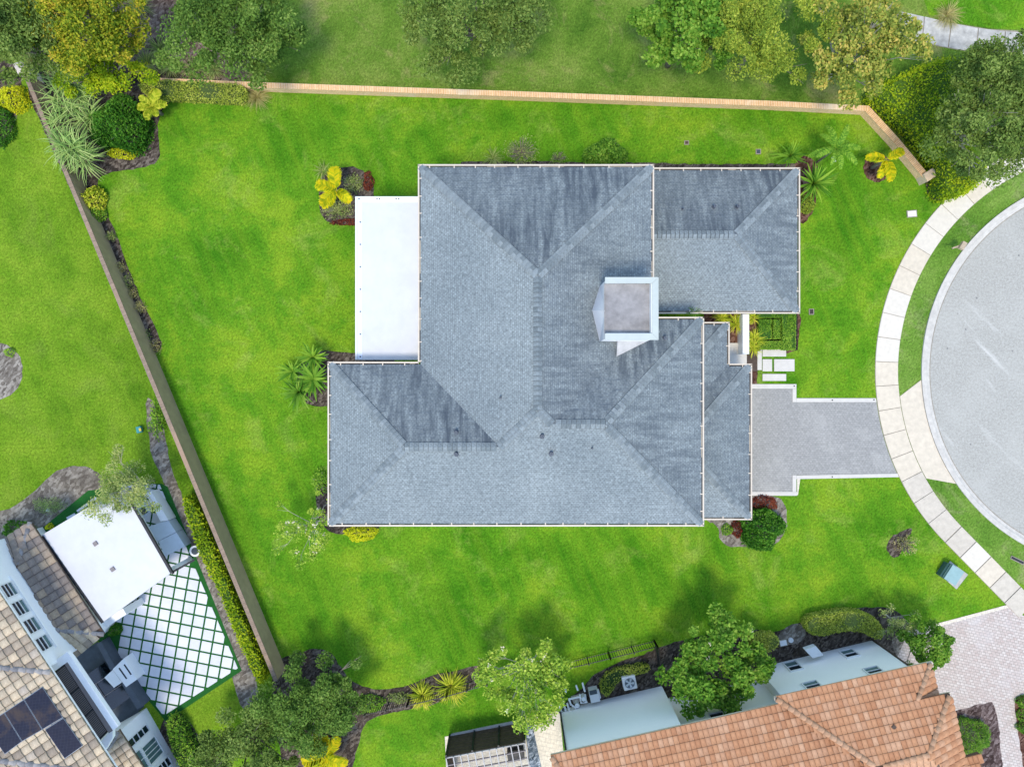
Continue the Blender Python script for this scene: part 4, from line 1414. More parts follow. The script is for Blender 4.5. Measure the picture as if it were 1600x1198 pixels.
roof_facet(RH, 'low_roof', (1503, 1184), (1531, 1177), 3.55, (.2, 1), .3, [(1503, 1184), (1531, 1177), (1546, 1240), (1510, 1250)], TWR, TLR, .045, M['tile_red'], M['tile_under'], 17)
MB().cyl(rh(1395, 1134), .16, rh(1395, 1134).z, rh(1395, 1134).z + .14, 4).build('roof_vent', M['brown_wood'], RH)
for A, B in (((860, 1178), (1212, 1099)), ((1210, 1088), (1456, 1032.5)), ((1450, 1087), (1485, 1081))):
    o = gutter(A, B, 5.95 if A[0] > 900 else 5.8, (.2, 1), RH, True, 30, 'cream', .95)
# vertical walls of the right house
gx0, gx1 = W(1183, 1043, 0), W(1362, 1000, 0)
gd_ = (gx1 - gx0).normalized()
gn = Vector((-gd_.y, gd_.x, 0))
if gn.y < 0:
    gn = -gn
MB().prism([p.to_tuple()[:2] for p in (gx0, gx1, gx1 - gn * 8, gx0 - gn * 8)], 0, 5.75).build('wall', M['stucco'], RH)
hx0, hx1 = W(875, 1108, 0), W(1034, 1071, 0)
hd_ = (hx1 - hx0).normalized()
hn = Vector((-hd_.y, hd_.x, 0))
if hn.y < 0:
    hn = -hn
MB().prism([p.to_tuple()[:2] for p in (hx0, hx1, hx1 - hn * 8, hx0 - hn * 8)], 0, 5.6).build('wall', M['stucco'], RH)
kx0, kx1 = hx1 - hn * .9, gx0 - gn * .8
MB().prism([p.to_tuple()[:2] for p in (kx0, kx1, kx1 - hn * 6, kx0 - hn * 6)], 0, 5.6).build('wall', M['stucco'], RH)
for qd in ([(1225, 1036), (1243, 1033), (1254, 1045), (1235, 1049)], [(1312, 1018), (1331, 1014), (1342, 1024), (1324, 1028)], [(1254, 1068), (1276, 1064), (1283, 1073), (1261, 1077)], [(1350, 1046), (1371, 1041), (1379, 1050), (1358, 1054)]):
    window(RH, gx0, gn, qd, 1, 2, [M['glass_green'], M['glass']])
for qd in ([(1108, 1117), (1128, 1112), (1132, 1118), (1112, 1123)], [(1134, 1110), (1154, 1105), (1159, 1112), (1138, 1117)]):
    window(RH, kx0, (kx1 - kx0).normalized().cross(Vector((0, 0, -1))), qd, 1, 1, [M['glass']])
MB().ppx([(1258, 1015), (1275, 1009), (1287, 1023), (1270, 1028)], .75, 1.2).build('meter_box', M['white'], RH)
MB().bar(hx0 + hn * .06 + up_ * .05, hx0 + hn * .06 + up_ * 5.5, .1, .1).build('downpipe', M['dark'], RH)
MB().bar(gx1 + hd_ * .06 + up_ * .05, gx1 + hd_ * .06 + up_ * 5.5, .1, .1).build('downpipe', M['brown_wood'], RH)
# ------------------------------------------------------------------ vegetation
def leaf_cloud(C, size, aspect, rng, up=0.55, jit=0.35):
    """diamond leaf faces round the given centres"""
    n = len(C)
    nrm = rng.normal(size=(n, 3))
    nrm[:, 2] = np.abs(nrm[:, 2]) + up * 2.0
    nrm /= np.linalg.norm(nrm, axis=1)[:, None]
    t = rng.normal(size=(n, 3))
    t -= nrm * np.sum(t * nrm, axis=1)[:, None]
    t /= np.linalg.norm(t, axis=1)[:, None] + 1e-9
    b = np.cross(nrm, t)
    Ls = size * rng.uniform(1 - jit, 1 + jit, size=(n, 1))
    Ws = Ls * aspect
    V = np.empty((n, 4, 3))
    V[:, 0] = C - t * Ls * .5
    V[:, 1] = C + b * Ws * .5 + t * Ls * .08
    V[:, 2] = C + t * Ls * .5
    V[:, 3] = C - b * Ws * .5 + t * Ls * .08
    return V.reshape(-1, 3)


def quads_mesh(name, V):
    n = len(V) // 4
    return np_mesh(name, V, np.arange(4 * n).reshape(n, 4))


def crown_points(rx, ry, rz, nclump, rc, nleaf, rng, hollow=0.45, flat=0.55, lump=0.22, top=True):
    """leaf centres in clumps spread through an uneven ellipsoid"""
    d = rng.normal(size=(nclump, 3))
    d /= np.linalg.norm(d, axis=1)[:, None]
    if top:
        d[:, 2] = np.where(d[:, 2] < -0.35, -d[:, 2], d[:, 2])
    r = rng.uniform(hollow ** 2, 1.0, size=nclump) ** 0.5
    az = np.arctan2(d[:, 1], d[:, 0])
    ph = rng.uniform(0, 6.28, 4)
    mod = 1 + lump * (np.sin(3 * az + ph[0]) * .5 + np.sin(5 * az + ph[1]) * .3 + np.sin(2 * az + ph[2]) * .5)
    stray = rng.uniform(size=nclump) < .22
    r = np.where(stray, rng.uniform(.92, 1.12, size=nclump), r)
    cc = d * r[:, None] * mod[:, None] * np.array([rx, ry, rz])
    k = rng.integers(0, nclump, size=nleaf)
    sz = rng.uniform(.55, 1.35, size=nclump) * np.where(stray, .75, 1.0)
    off = rng.normal(size=(nleaf, 3))
    off /= np.linalg.norm(off, axis=1)[:, None]
    off *= (rng.uniform(0.15, 1, size=(nleaf, 1)) ** 0.6) * rc * sz[k][:, None]
    off[:, 2] *= flat
    return cc, cc[k] + off


def tree(name, label, px, py, zc, rx, ry, rz, mat, nclump=60, rc=0.8, nleaf=14000, leaf=0.16, aspect=.5, bark='bark', trunk=0.16, seed=1,
         group=None, hollow=.45, flat=.55, nlimb=16, base=None, flowers=0, cat='tree', up=.5, lump=.22):
    rng = np.random.default_rng(seed)
    rr_ = random.Random(seed)
    c = W(px, py, zc)
    s = (H - zc) / H / S
    rx, ry = rx * s, ry * s
    b0 = Vector((c.x, c.y, 0)) if base is None else W(*base)
    root = empty(name, b0, label, cat, group)
    cc, pts = crown_points(rx, ry, rz, nclump, rc, nleaf, rng, hollow, flat, lump)
    V = leaf_cloud(pts + np.array(c), leaf, aspect, rng, up)
    link('crown', quads_mesh('crown', V), mat, root)
    tb = MB()
    fork = b0.lerp(c, .45)
    fork.z = max(.5, (zc - rz) * .75)
    tb.tube([b0, b0.lerp(fork, .5) + Vector((rr_.uniform(-.1, .1), rr_.uniform(-.1, .1), 0)), fork], [trunk * 1.3, trunk, trunk * .85], 8)
    idx = rng.permutation(nclump)[:nlimb]
    for k in idx:
        e = c + Vector(cc[k])
        m1 = fork.lerp(e, .35) + Vector((rr_.uniform(-.2, .2), rr_.uniform(-.2, .2), .25))
        m2 = fork.lerp(e, .7) + Vector((rr_.uniform(-.2, .2), rr_.uniform(-.2, .2), .2))
        tb.tube([fork, m1, m2, e], [trunk * .55, trunk * .38, trunk * .22, trunk * .06], 5, False)
        for q in range(2):
            e2 = e + Vector((rr_.uniform(-rc, rc), rr_.uniform(-rc, rc), rr_.uniform(-.1, .5)))
            tb.tube([m2, m2.lerp(e2, .6), e2], [trunk * .2, trunk * .12, trunk * .04], 4, False)
    tb.build('trunk', M[bark], root, smooth=True)
    if flowers:
        fi = rng.permutation(len(pts))[:flowers * 5]
        fc = pts[fi] + np.array(c)
        fc = fc[fc[:, 2] > c.z][:flowers]
        fl = np.repeat(fc, 5, axis=0) + rng.normal(size=(len(fc) * 5, 3)) * .06
        link('blossom', quads_mesh('blossom', leaf_cloud(fl, .13, .8, rng, .8)), L['flower'], root, kind='stuff')
    return root


def bush(name, label, px, py, rx, ry, h, mat, nleaf=3500, leaf=.13, aspect=.55, seed=1, group=None, cat='shrub', sparse=False, core=True, z0=0.0, stems=5, up=.5):
    rng = np.random.default_rng(seed)
    c = W(px, py, h * .55)
    s = (H - h * .55) / H / S
    rx, ry = rx * s, ry * s
    root = empty(name, Vector((c.x, c.y, 0)), label, cat, group)
    d = rng.normal(size=(nleaf, 3))
    d[:, 2] = np.abs(d[:, 2])
    d /= np.linalg.norm(d, axis=1)[:, None]
    az = np.arctan2(d[:, 1], d[:, 0])
    ph = rng.uniform(0, 6.28, 3)
    mod = 1 + .10 * np.sin(3 * az + ph[0]) + .07 * np.sin(5 * az + ph[1]) + .06 * np.sin(4 * d[:, 2] * 3 + ph[2])
    r = (rng.uniform(.35 if sparse else .82, 1.04, size=nleaf)) * mod
    P_ = d * r[:, None] * np.array([rx, ry, h])
    P_[:, 2] = np.maximum(P_[:, 2] + z0, .05)
    link('foliage', quads_mesh('foliage', leaf_cloud(P_ + np.array([c.x, c.y, 0]), leaf, aspect, rng, up)), mat, root)
    tb = MB()
    rr_ = random.Random(seed)
    for k in range(stems):
        a_ = rr_.uniform(0, 6.28)
        e = Vector((c.x + math.cos(a_) * rx * .7, c.y + math.sin(a_) * ry * .7, h * rr_.uniform(.5, .85)))
        b_ = Vector((c.x, c.y, 0))
        tb.tube([b_, b_.lerp(e, .5) + Vector((0, 0, .1)), e], [.035, .025, .01], 5, False)
    tb.build('stem', M['bark'], root)
    return root


def hedge(label, poly, h, mat, dens=170, leaf=.12, seed=1, aspect=.55, core=(0.02, 0.045, 0.008), name='hedge', group=None, rag=.05, smooth=True):
    """clipped hedge: a leafy skin on an uneven block"""
    rng = np.random.default_rng(seed)
    pts = rough([p for p in poly], .5, .05 if smooth else .01, smooth, seed)
    f = (H - h) / H
    pts = [(p[0] * f, p[1] * f) for p in pts]
    a_ = np.array(pts)
    c = a_.mean(axis=0)
    root = empty(name, (c[0], c[1], 0), label, 'hedge', group)
    inner = [(c[0] + (p[0] - c[0]) * .95, c[1] + (p[1] - c[1]) * .95) for p in pts]
    MB().prism(inner, 0, h - .08).build('branches', plain('hedge_core', core, .95, .3, 8), root)
    lo, hi = a_.min(axis=0), a_.max(axis=0)
    area = (hi[0] - lo[0]) * (hi[1] - lo[1])
    n = int(area * dens)
    q = rng.uniform(lo, hi, size=(n, 2))
    keep = np.array([inside(p, pts) for p in q])
    q = q[keep]
    zz_ = h + rng.normal(size=len(q)) * rag + .10 * np.sin(q[:, 0] * 2.1 + seed) * np.sin(q[:, 1] * 1.7) - .05
    top_ = np.column_stack([q, zz_])
    per = []
    for i in range(len(pts)):
        p, p2 = np.array(pts[i]), np.array(pts[(i + 1) % len(pts)])
        m_ = int(np.linalg.norm(p2 - p) * h * dens * .6)
        t_ = rng.uniform(size=(m_, 1))
        xy = p + (p2 - p) * t_ + rng.normal(size=(m_, 2)) * rag * .8
        per.append(np.column_stack([xy, rng.uniform(.03, h, size=m_)]))
    allp = np.vstack([top_] + per)
    link('foliage', quads_mesh('foliage', leaf_cloud(allp, leaf, aspect, rng, .4)), mat, root)
    return root


def blade_mesh(n, length, width, arch, rng, spread=(0.0, 6.283), segs=4, lift=.9, basew=.12):
    """arching strap leaves from one base"""
    V, F = [], []
    for k in range(n):
        az = rng.uniform(*spread)
        Lk = length * rng.uniform(.6, 1.1)
        el = rng.uniform(.35, 1.25) * lift
        d = np.array([math.cos(az), math.sin(az), 0.0])
        sd = np.array([-math.sin(az), math.cos(az), 0.0])
        p = d * rng.uniform(0, basew) + sd * rng.uniform(-basew, basew)
        i = len(V)
        bend = rng.uniform(-.25, .25)
        for s_ in range(segs + 1):
            t_ = s_ / segs
            ww = width * (1 - t_ ** 2 * .92) * (.6 + .4 * min(1, t_ * 4))
            V.append(p - sd * ww / 2)
            V.append(p + sd * ww / 2)
            e_ = el - arch * t_ * 1.4
            dd = d * math.cos(bend * t_) + sd * math.sin(bend * t_)
            p = p + (dd * math.cos(e_) + np.array([0, 0, math.sin(e_)])) * Lk / segs
            if p[2] < .03:
                p[2] = .03
        for s_ in range(segs):
            F.append((i + 2 * s_, i + 2 * s_ + 1, i + 2 * s_ + 3, i + 2 * s_ + 2))
    return np.array(V), np.array(F)


def tuft(label, px, py, n, length, width, mat, seed=1, arch=1.0, lift=.9, name='grass_clump', cat='plant', group=None, basew=.12, z=0.0):
    V, F = blade_mesh(n, length, width, arch, random.Random(seed), lift=lift, basew=basew)
    me = np_mesh('strap_leaves', V, F)
    me.materials.append(mat)
    o = bpy.data.objects.new(name, me)
    p = W(px, py, z)
    o.location = (p.x, p.y, z)
    col.objects.link(o)
    return tag(o, label, cat, group)


def frond_mesh(length, width, nl, droop, el, seed=1, lw=.05, comb=.0):
    """feather leaf: a rib with leaflets on both sides"""
    rng = random.Random(seed)
    mb = MB()
    p = Vector((0, 0, 0))
    path = []
    segs = 10
    for k in range(segs + 1):
        path.append(p.copy())
        e_ = el - droop * (k / segs)
        p = p + Vector((math.cos(e_), 0, math.sin(e_))) * length / segs
    mb.tube(path, [.022 * (1 - .8 * k / segs) for k in range(segs + 1)], 4, False)
    for k in range(nl):
        t_ = .10 + .89 * (k + .5) / nl
        x = t_ * segs
        i = min(segs - 1, int(x))
        c = path[i].lerp(path[i + 1], x - i)
        d = (path[i + 1] - path[i]).normalized()
        for s_ in (-1, 1):
            ll = width * (math.sin(math.pi * min(1, t_ * .86 + .10)) ** .65) * rng.uniform(.85, 1.1)
            sd = Vector((0, s_, 0))
            e = c + (sd * .86 + d * .5 + Vector((0, 0, .12))).normalized() * ll * .6
            e2 = c + (sd * .80 + d * .62 - Vector((0, 0, .22))).normalized() * ll
            h_ = d * lw * .5
            mb.face([c - h_, c + h_, e + h_, e - h_])
            mb.face([e - h_, e + h_, e2])
    me = mb.mesh('frond')
    return me


def palm(label, px, py, z, n, length, width, mat, seed=1, nl=26, droop=1.3, el=.85, lw=.06, trunk=.10, name='palm', group=None, az=None, els=None):
    rng = random.Random(seed)
    p = W(px, py, z)
    root = empty(name, (p.x, p.y, 0), label, 'palm', group)
    tb = MB()
    tb.tube([(0, 0, 0), (.02, .01, z * .5), (0, 0, z)], [trunk * 1.3, trunk, trunk * .8], 8)
    me = tb.mesh('trunk', True)
    link('trunk', me, M['bark'], root, local=True)
    mes = [frond_mesh(length, width, nl, droop, el, seed + k, lw) for k in range(3)]
    for m_ in mes:
        m_.materials.append(mat)
    for k in range(n):
        o = bpy.data.objects.new('frond', mes[k % 3])
        o.parent = root
        o.location = (0, 0, z)
        a_ = (az[k] if az else 6.283 * k / n + rng.uniform(-.25, .25))
        o.rotation_euler = (0, -(rng.uniform(-.35, .45) if els is None else els[k]), a_)
        sc_ = rng.uniform(.8, 1.1)
        o.scale = (sc_, sc_, sc_)
        col.objects.link(o)
    return root


# --- trees along the top
tree('oak_tree', 'grey-green oak filling the extreme top left corner', 15, 45, 5.5, 95, 75, 2.6, L['oak'], 80, .9, 22000, .19, seed=1, group='oaks')
tree('yellowing_tree', 'yellow and orange tinged tree near the top left corner', 145, 48, 5.0, 95, 62, 2.2, L['yellow'], 80, .75, 20000, .17, .6, seed=2)
tree('leafy_tree', 'dark olive small tree below the yellowing tree at top left', 160, 112, 2.6, 60, 38, 1.2, L['hedge'], 36, .6, 9000, .16, .6, seed=3)
tree('oak_tree', 'dense grey-green oak left of centre along the top edge', 362, 46, 5.2, 105, 86, 2.6, L['oak_dark'], 95, .85, 27000, .18, seed=4, group='oaks')
tree('oak_tree', 'pale oak hanging over the top edge above the grey roof', 745, 16, 5.5, 112, 84, 2.4, L['oak'], 85, .85, 23000, .19, seed=5, group='oaks')
tree('broadleaf_tree', 'bright green broadleaf tree right of centre at top edge', 1070, 48, 4.8, 70, 68, 2.2, L['bright'], 64, .74, 12500, .24, .65, seed=6)
tree('lime_tree', 'lime green loose tree between the bright tree and the autumn tree', 1192, 54, 5.0, 90, 76, 2.2, L['lime'], 70, .72, 17000, .17, .45, seed=7, hollow=.3)
tree('autumn_tree', 'sparse autumn tinted tree with pale branches near top right', 1345, 76, 5.2, 100, 78, 2.4, L['autumn'], 84, .62, 13500, .20, .6, 'bark_pale', .13, 8, hollow=.3, nlimb=40)
tree('oak_tree', 'large grey-green oak at right edge over the big hedge', 1545, 185, 6.0, 88, 98, 3.0, L['oak'], 100, .85, 30000, .18, .5, 'bark_pale', .2, 9, group='oaks', nlimb=30)
# --- trees below
tree('oak_tree', 'dark oak at the end of the boundary wall near bottom', 492, 1092, 3.2, 78, 74, 1.7, L['oak_dark'], 80, .75, 24000, .17, seed=10, group='oaks')
tree('oak_tree', 'lower grey-green oak cut by the bottom edge', 382, 1172, 3.2, 74, 68, 1.6, L['oak'], 70, .75, 20000, .17, seed=11, group='oaks')
tree('crape_myrtle', 'open crape myrtle with bare brown branches by the black fence', 822, 1056, 2.9, 74, 62, 1.6, L['myrtle'], 56, .58, 8200, .19, .55, 'bark_pale', .08, 12, hollow=.55, nlimb=44, flowers=26)
tree('crape_myrtle', 'full round crape myrtle against the white terracotta-roofed house', 1110, 1040, 3.4, 80, 72, 1.7, L['bright'], 74, .66, 13500, .22, .6, 'bark', .10, 13, hollow=.4, flowers=10)
tree('olive_tree', 'feathery small tree beside the white patio cover', 198, 762, 3.4, 66, 46, 1.5, L['tuft'], 40, .55, 6500, .15, .35, 'bark_pale', .07, 14, hollow=.3, nlimb=30)
tree('crape_myrtle', 'thin see-through crape myrtle at the lower left roof corner', 478, 825, 2.6, 55, 62, 1.1, L['myrtle'], 34, .42, 2300, .15, .5, 'bark_pale', .05, 15, hollow=.2, nlimb=26, flowers=16)
tree('evergreen_shrub', 'loose leafy small tree beside the pink paved drive', 1440, 1008, 2.6, 42, 40, 1.2, L['bright'], 34, .48, 5200, .20, .55, 'bark', .07, 16, nlimb=16)
tree('bare_shrub', 'twiggy thin shrub behind the long clipped hedge', 1402, 972, 1.8, 34, 24, .7, L['tuft'], 22, .4, 1600, .13, .4, 'bark_pale', .04, 17, hollow=.3, nlimb=20, cat='shrub')

# --- hedges
hedge('tall loose yellow-green hedge mass below the autumn tree at upper right', [(1366, 146), (1380, 132), (1405, 120), (1440, 102), (1480, 90), (1515, 92), (1525, 110), (1508, 140), (1495, 200), (1520, 235), (1545, 270), (1528, 288), (1508, 300), (1478, 306), (1480, 262), (1452, 218), (1416, 178), (1385, 158)], 2.0, L['hedge'], 230, .15, 21, .55, core=(.06, .12, .01), rag=.16)
hedge('clipped green hedge strip inside the top brick wall at left', [(215, 124), (300, 127), (382, 132), (384, 150), (370, 158), (300, 152), (262, 152), (222, 148)], 1.0, L['hedge_dk'], 380, .11, 22, core=(.06, .09, .02))
hedge('long clipped hedge above the white house at lower right', [(1258, 968), (1300, 958), (1340, 955), (1368, 965), (1384, 990), (1374, 1000), (1352, 986), (1320, 984), (1268, 998)], 1.0, L['hedge_dk'], 420, .11, 23, .6, core=(.13, .17, .035))
hedge('short clipped hedge between the crape myrtle and two utility lids', [(1178, 996), (1210, 990), (1217, 1000), (1214, 1014), (1186, 1022), (1172, 1015)], .9, L['hedge_dk'], 420, .11, 24, .6, core=(.13, .17, .035))
hedge('curved low hedge around the air conditioner', [(938, 1072), (946, 1056), (970, 1046), (1000, 1040), (1016, 1040), (1014, 1050), (980, 1056), (962, 1068), (952, 1088), (942, 1086)], .7, L['hedge_dk'], 420, .08, 25, .6)
hedge('bright leafy hedge along the outside of the boundary wall', [(282, 778), (296, 776), (318, 830), (350, 905), (392, 1005), (415, 1065), (402, 1068), (378, 1010), (340, 920), (310, 860)], 1.3, L['hedge'], 230, .17, 26, .6, core=(.05, .10, .01), rag=.10)
hedge('dark green hedge beside the windows of the lower left house', [(258, 1128), (272, 1118), (290, 1150), (318, 1215), (290, 1225), (268, 1170)], 1.0, L['palm'], 260, .14, 27, rag=.1)
for pl_, lab, sd in (([(1187, 499), (1205.5, 499), (1205.5, 529), (1187, 529)], 'wider rectangular box hedge block framed by dark gaps in the entry garden', 28), ([(1209.5, 499), (1219, 499), (1219, 529), (1209.5, 529)], 'narrower rectangular box hedge block framed by dark gaps in the entry garden', 29),
                     ([(1223, 490), (1244, 490), (1243, 546), (1223, 546)], 'clipped hedge slab along the right side of the entry garden', 30), ([(1184, 533), (1222, 533), (1222, 545), (1190, 545)], 'clipped hedge strip just above the stepping slabs', 31),
                     ([(1184, 488), (1222, 488), (1222, 495.5), (1184, 495.5)], 'clipped hedge strip under the garage wing gutter', 32)):
    hedge(lab, pl_, .55, L['palm'], 620, .085, sd, .6, group='entry box hedges', rag=.02, core=(.03, .09, .008), smooth=False)
sheet('hedge_gap_floor', [(1183, 490), (1246, 490), (1246, 547), (1183, 547)], .026, plain('gap_shade', (.02, .018, .014), .95, .3, 6))  # near-black floor paints deep shade into the gaps between hedge blocks

# --- shrubs
bush('round_shrub', 'large dark green dome shrub in the upper left bed', 182, 192, 47, 42, 2.2, L['deep'], 7500, .17, .55, 41)
bush('gold_shrub', 'yellow-green low shrub spilling below the dark dome shrub', 190, 238, 24, 10, .5, L['gold'], 700, .12, .6, 42)
bush('gold_shrub', 'yellow shrub at the left edge under the corner oak', 15, 152, 24, 20, 1.2, L['gold'], 1800, .13, .6, 43)
bush('dark_shrub', 'dark shrub on the left edge below the yellow shrub', 2, 195, 16, 30, .9, L['deep'], 1500, .13, .6, 44)
bush('round_shrub', 'glossy dark round shrub beside the driveway at lower right of grey house', 1193, 827, 33, 34, 1.9, L['deep'], 5200, .17, .5, 45)
bush('red_shrub', 'low dark red plants between driveway border and glossy shrub', 1192, 786, 24, 11, .45, L['red'], 900, .12, .5, 46)
bush('red_shrub', 'small coppery shrub under the porch gutter left of glossy shrub', 1152, 826, 9, 14, .5, L['red'], 500, .11, .5, 47)
bush('green_shrub', 'small green shrub beside the coppery one under the porch gutter', 1137, 828, 9, 9, .5, L['palm'], 380, .11, .5, 48)
bush('green_shrub', 'compact green shrub above the top gutter of the grey roof', 948, 238, 34, 21, 1.6, L['bright'], 2900, .17, .55, 49)
bush('twiggy_shrub', 'bare twiggy shrub above the top gutter left of the compact shrub', 815, 236, 32, 26, 1.5, L['tuft'], 900, .12, .35, 50, sparse=True, stems=40)
bush('twiggy_shrub', 'small wispy shrub between the twiggy and compact shrubs at top gutter', 873, 246, 15, 11, .9, L['tuft'], 350, .10, .35, 51, sparse=True, stems=16)
bush('gold_shrub', 'bright yellow shrub under the lower left gutter', 563, 834, 26, 12, .9, L['gold'], 1300, .12, .6, 52)
bush('lime_shrub', 'bright leafy shrub on the upper part of the boundary wall', 143, 312, 18, 22, 1.3, L['lily'], 1300, .16, .6, 53)
bush('green_shrub', 'dark shrub just below the bright leafy one on the boundary wall', 150, 333, 12, 14, .9, L['palm'], 800, .13, .6, 54)
for k, (x, y, r_, m_) in enumerate(((172, 368, 9, 'tuft'), (186, 417, 10, 'tuft_tan'), (196, 440, 13, 'tuft'), (205, 458, 9, 'tuft_tan'), (217, 479, 11, 'tuft_tan'), (222, 528, 15, 'tuft'), (240, 542, 13, 'tuft_tan'))):
    bush('wispy_shrub', ('topmost', 'second highest', 'third highest', 'fourth highest', 'fifth highest', 'second lowest', 'lowest')[k] + ' wispy dry shrub in the narrow bed along the boundary wall', x, y, r_, r_, .6, L[m_], 320, .10, .35, 60 + k, 'wispy shrubs along the wall', sparse=True)
bush('red_shrub', 'reddish low row of plants at the foot of the lanai bed', 548, 347, 32, 5, .35, L['red'], 700, .11, .5, 70)
bush('red_shrub', 'dark red shrub at the right of the lanai bed', 575, 282, 8, 16, .6, L['red'], 520, .11, .5, 71)
bush('green_shrub', 'loose green plant in the middle of the lanai bed', 552, 285, 17, 16, .5, L['tuft'], 520, .13, .3, 72, sparse=True)
bush('green_shrub', 'loose green plant in the lower half of the lanai bed', 528, 326, 26, 17, .45, L['tuft'], 700, .13, .3, 73, sparse=True)
bush('lime_shrub', 'lime shrub at the right wall of the garage wing', 1262, 318, 12, 14, .9, L['lime'], 900, .13, .5, 74)
bush('gold_shrub', 'yellow-green low hedge tip beside the footpath at upper right', 1488, 294, 28, 14, 1.0, L['gold'], 1600, .13, .6, 75)
bush('twiggy_shrub', 'pale thin shrub on the small mulch island near the green box', 1419, 852, 20, 17, 1.1, L['tuft_tan'], 420, .12, .35, 76, sparse=True, stems=26)
bush('grey_shrub', 'silvery low shrub in the bare soil bed at left', 75, 790, 28, 14, .5, L['reed'], 1300, .08, .35, 77, sparse=True)
bush('dark_shrub', 'dark plants at the corner of the grey-brown tile roof', 25, 828, 26, 14, .9, L['deep'], 900, .13, .5, 78)
bush('green_shrub', 'tiny green shrub in the round soil bed at the left edge', 13, 550, 8, 7, .5, L['palm'], 260, .1, .5, 79)
bush('green_shrub', 'leafy shrub on the outer side of the boundary wall at mid height', 243, 655, 14, 34, .9, L['palm'], 900, .13, .5, 80, sparse=True)
bush('patio_plant', 'dark leafy plant with orange bloom at the diamond patio corner', 178, 985, 10, 9, .8, L['deep'], 520, .12, .5, 81)
bush('yellow_flowers', 'yellow flower clump beside the white patio cover', 76, 823, 5, 5, .5, L['gold'], 220, .10, .6, 82)
bush('round_shrub', 'soft round green shrub on bark chips at bottom right', 1523, 1153, 27, 28, 1.3, L['bright'], 4200, .13, .3, 83)
for k, y in enumerate((1098, 1118, 1138)):
    bush('lime_shrub', ('upper', 'middle', 'lower')[k] + ' of three lime shrubs at the right edge beside the paved walk', 1604, y, 12, 10, .7, L['bright'], 700, .11, .5, 84 + k, 'lime shrubs at the right edge')
bush('green_shrub', 'low shrub beside the fence at the foot of the dark oak', 580, 1100, 20, 14, .7, L['palm'], 800, .13, .5, 88)
bush('green_shrub', 'loose shrub in the mulch between the two fountain plants and oak', 622, 1092, 18, 10, .6, L['tuft'], 500, .12, .4, 89, sparse=True)
bush('green_shrub', 'dark plant under the left roof corner above the thin crape myrtle', 500, 752, 16, 22, .8, L['palm'], 600, .13, .5, 90, sparse=True)

# --- strap-leaved clumps
k_ = 0
for x, y, n_, l_, m_, lab in ((268, 106, 150, 1.0, 'tuft', 'fountain grass clump left of the others under the top left trees'), (302, 108, 130, .9, 'tuft', 'second fountain grass clump from left under the oak'),
                           (335, 110, 130, .9, 'tuft', 'third fountain grass clump from left under the oak'), (403, 112, 170, 1.1, 'tuft', 'fountain grass clump where the brick wall begins'),
                           (85, 100, 140, 1.2, 'tuft', 'dark grass clump behind the silvery reeds'), (50, 96, 140, 1.2, 'tuft', 'dark grass clump beside the corner pillar'),
                           (232, 100, 140, 1.1, 'tuft', 'grass clump under the yellowing tree'), (250, 78, 140, 1.2, 'tuft', 'dark grass clump by the leaf litter gap'), (218, 10, 150, 1.3, 'tuft', 'dark spiky clump at the top edge by the leaf litter'),
                           (402, 152, 200, 1.2, 'tuft_tan', 'tan ornamental grass at the end of the clipped hedge strip'), (1478, 26, 170, 1.2, 'tuft_tan', 'tan fountain grass beside the park path'),
                           (1543, 92, 170, 1.3, 'tuft', 'grey-green grass clump below the park path'), (1522, 88, 150, 1.1, 'tuft', 'smaller grass clump left of the one below the park path'),
                           (1572, 96, 150, 1.1, 'tuft', 'grass clump right of the one below the park path'), (505, 268, 60, .8, 'tuft', 'grass tuft at the upper left of the lanai bed'), (770, 248, 80, .9, 'tuft', 'grassy tuft at the top gutter left of the twiggy shrub')):
    tuft(lab, x, y, n_, l_, .035, L[m_], 100 + k_, group='grass clumps')
    k_ += 1
for x, y, lab in ((660, 1084, 'left of two yellow-green fountain plants by the fence'), (705, 1070, 'right and larger of two yellow-green fountain plants by the fence')):
    tuft(lab, x, y, 190, 1.45 if x > 680 else 1.15, .07, L['lily'], x, 1.0, 1.1, 'fountain_plant', group='fountain plants')
for x, y, s_, lab in ((1150, 506, .95, 'yellow-green spiky plant left of the white garden wall'), (1177, 530, .9, 'yellow-green spiky plant right of the white garden wall'), (1176, 543, .8, 'lower yellow-green spiky plant beside the dark mat'), (1176, 496, .6, 'small spiky plant at the upper right of the white wall'), (1128, 497, .8, 'leftmost spiky plant squeezed between the garage wing and porch gutters')):
    tuft(lab, x, y, 70, s_, .06, L['lily'], x + y, .8, .9, 'spiky_plant', group='entry spiky plants', z=.3)
tuft('green grass plant growing in the gutter below the tower', 1083, 488, 60, .55, .05, L['bright'], 7, .8, .9, 'spiky_plant', z=3.0)
# silvery reed clump over the boundary wall
rd_ = random.Random(3)
reed = empty('reed_clump', W(110, 200), 'tall silvery green reeds arching over the boundary wall at upper left', 'reeds')
for k in range(16):
    x, y = rd_.uniform(78, 140), rd_.uniform(125, 250)
    V, F = blade_mesh(40, rd_.uniform(1.2, 1.85), .07, .9, random.Random(300 + k), lift=.75, basew=.3)
    me = np_mesh('stalk', V, F)
    me.materials.append(L['reed'])
    p = W(x, y, 1.6)
    o = bpy.data.objects.new('stalk', me)
    o.parent = reed
    o.location = Vector((p.x, p.y, rd_.uniform(1.0, 2.1))) - Vector(reed.location)
    col.objects.link(o)
    MB().tube([Vector((p.x, p.y, 0)), Vector((p.x, p.y, 1.4))], [.04, .03], 5).build('cane', M['bark'], reed)
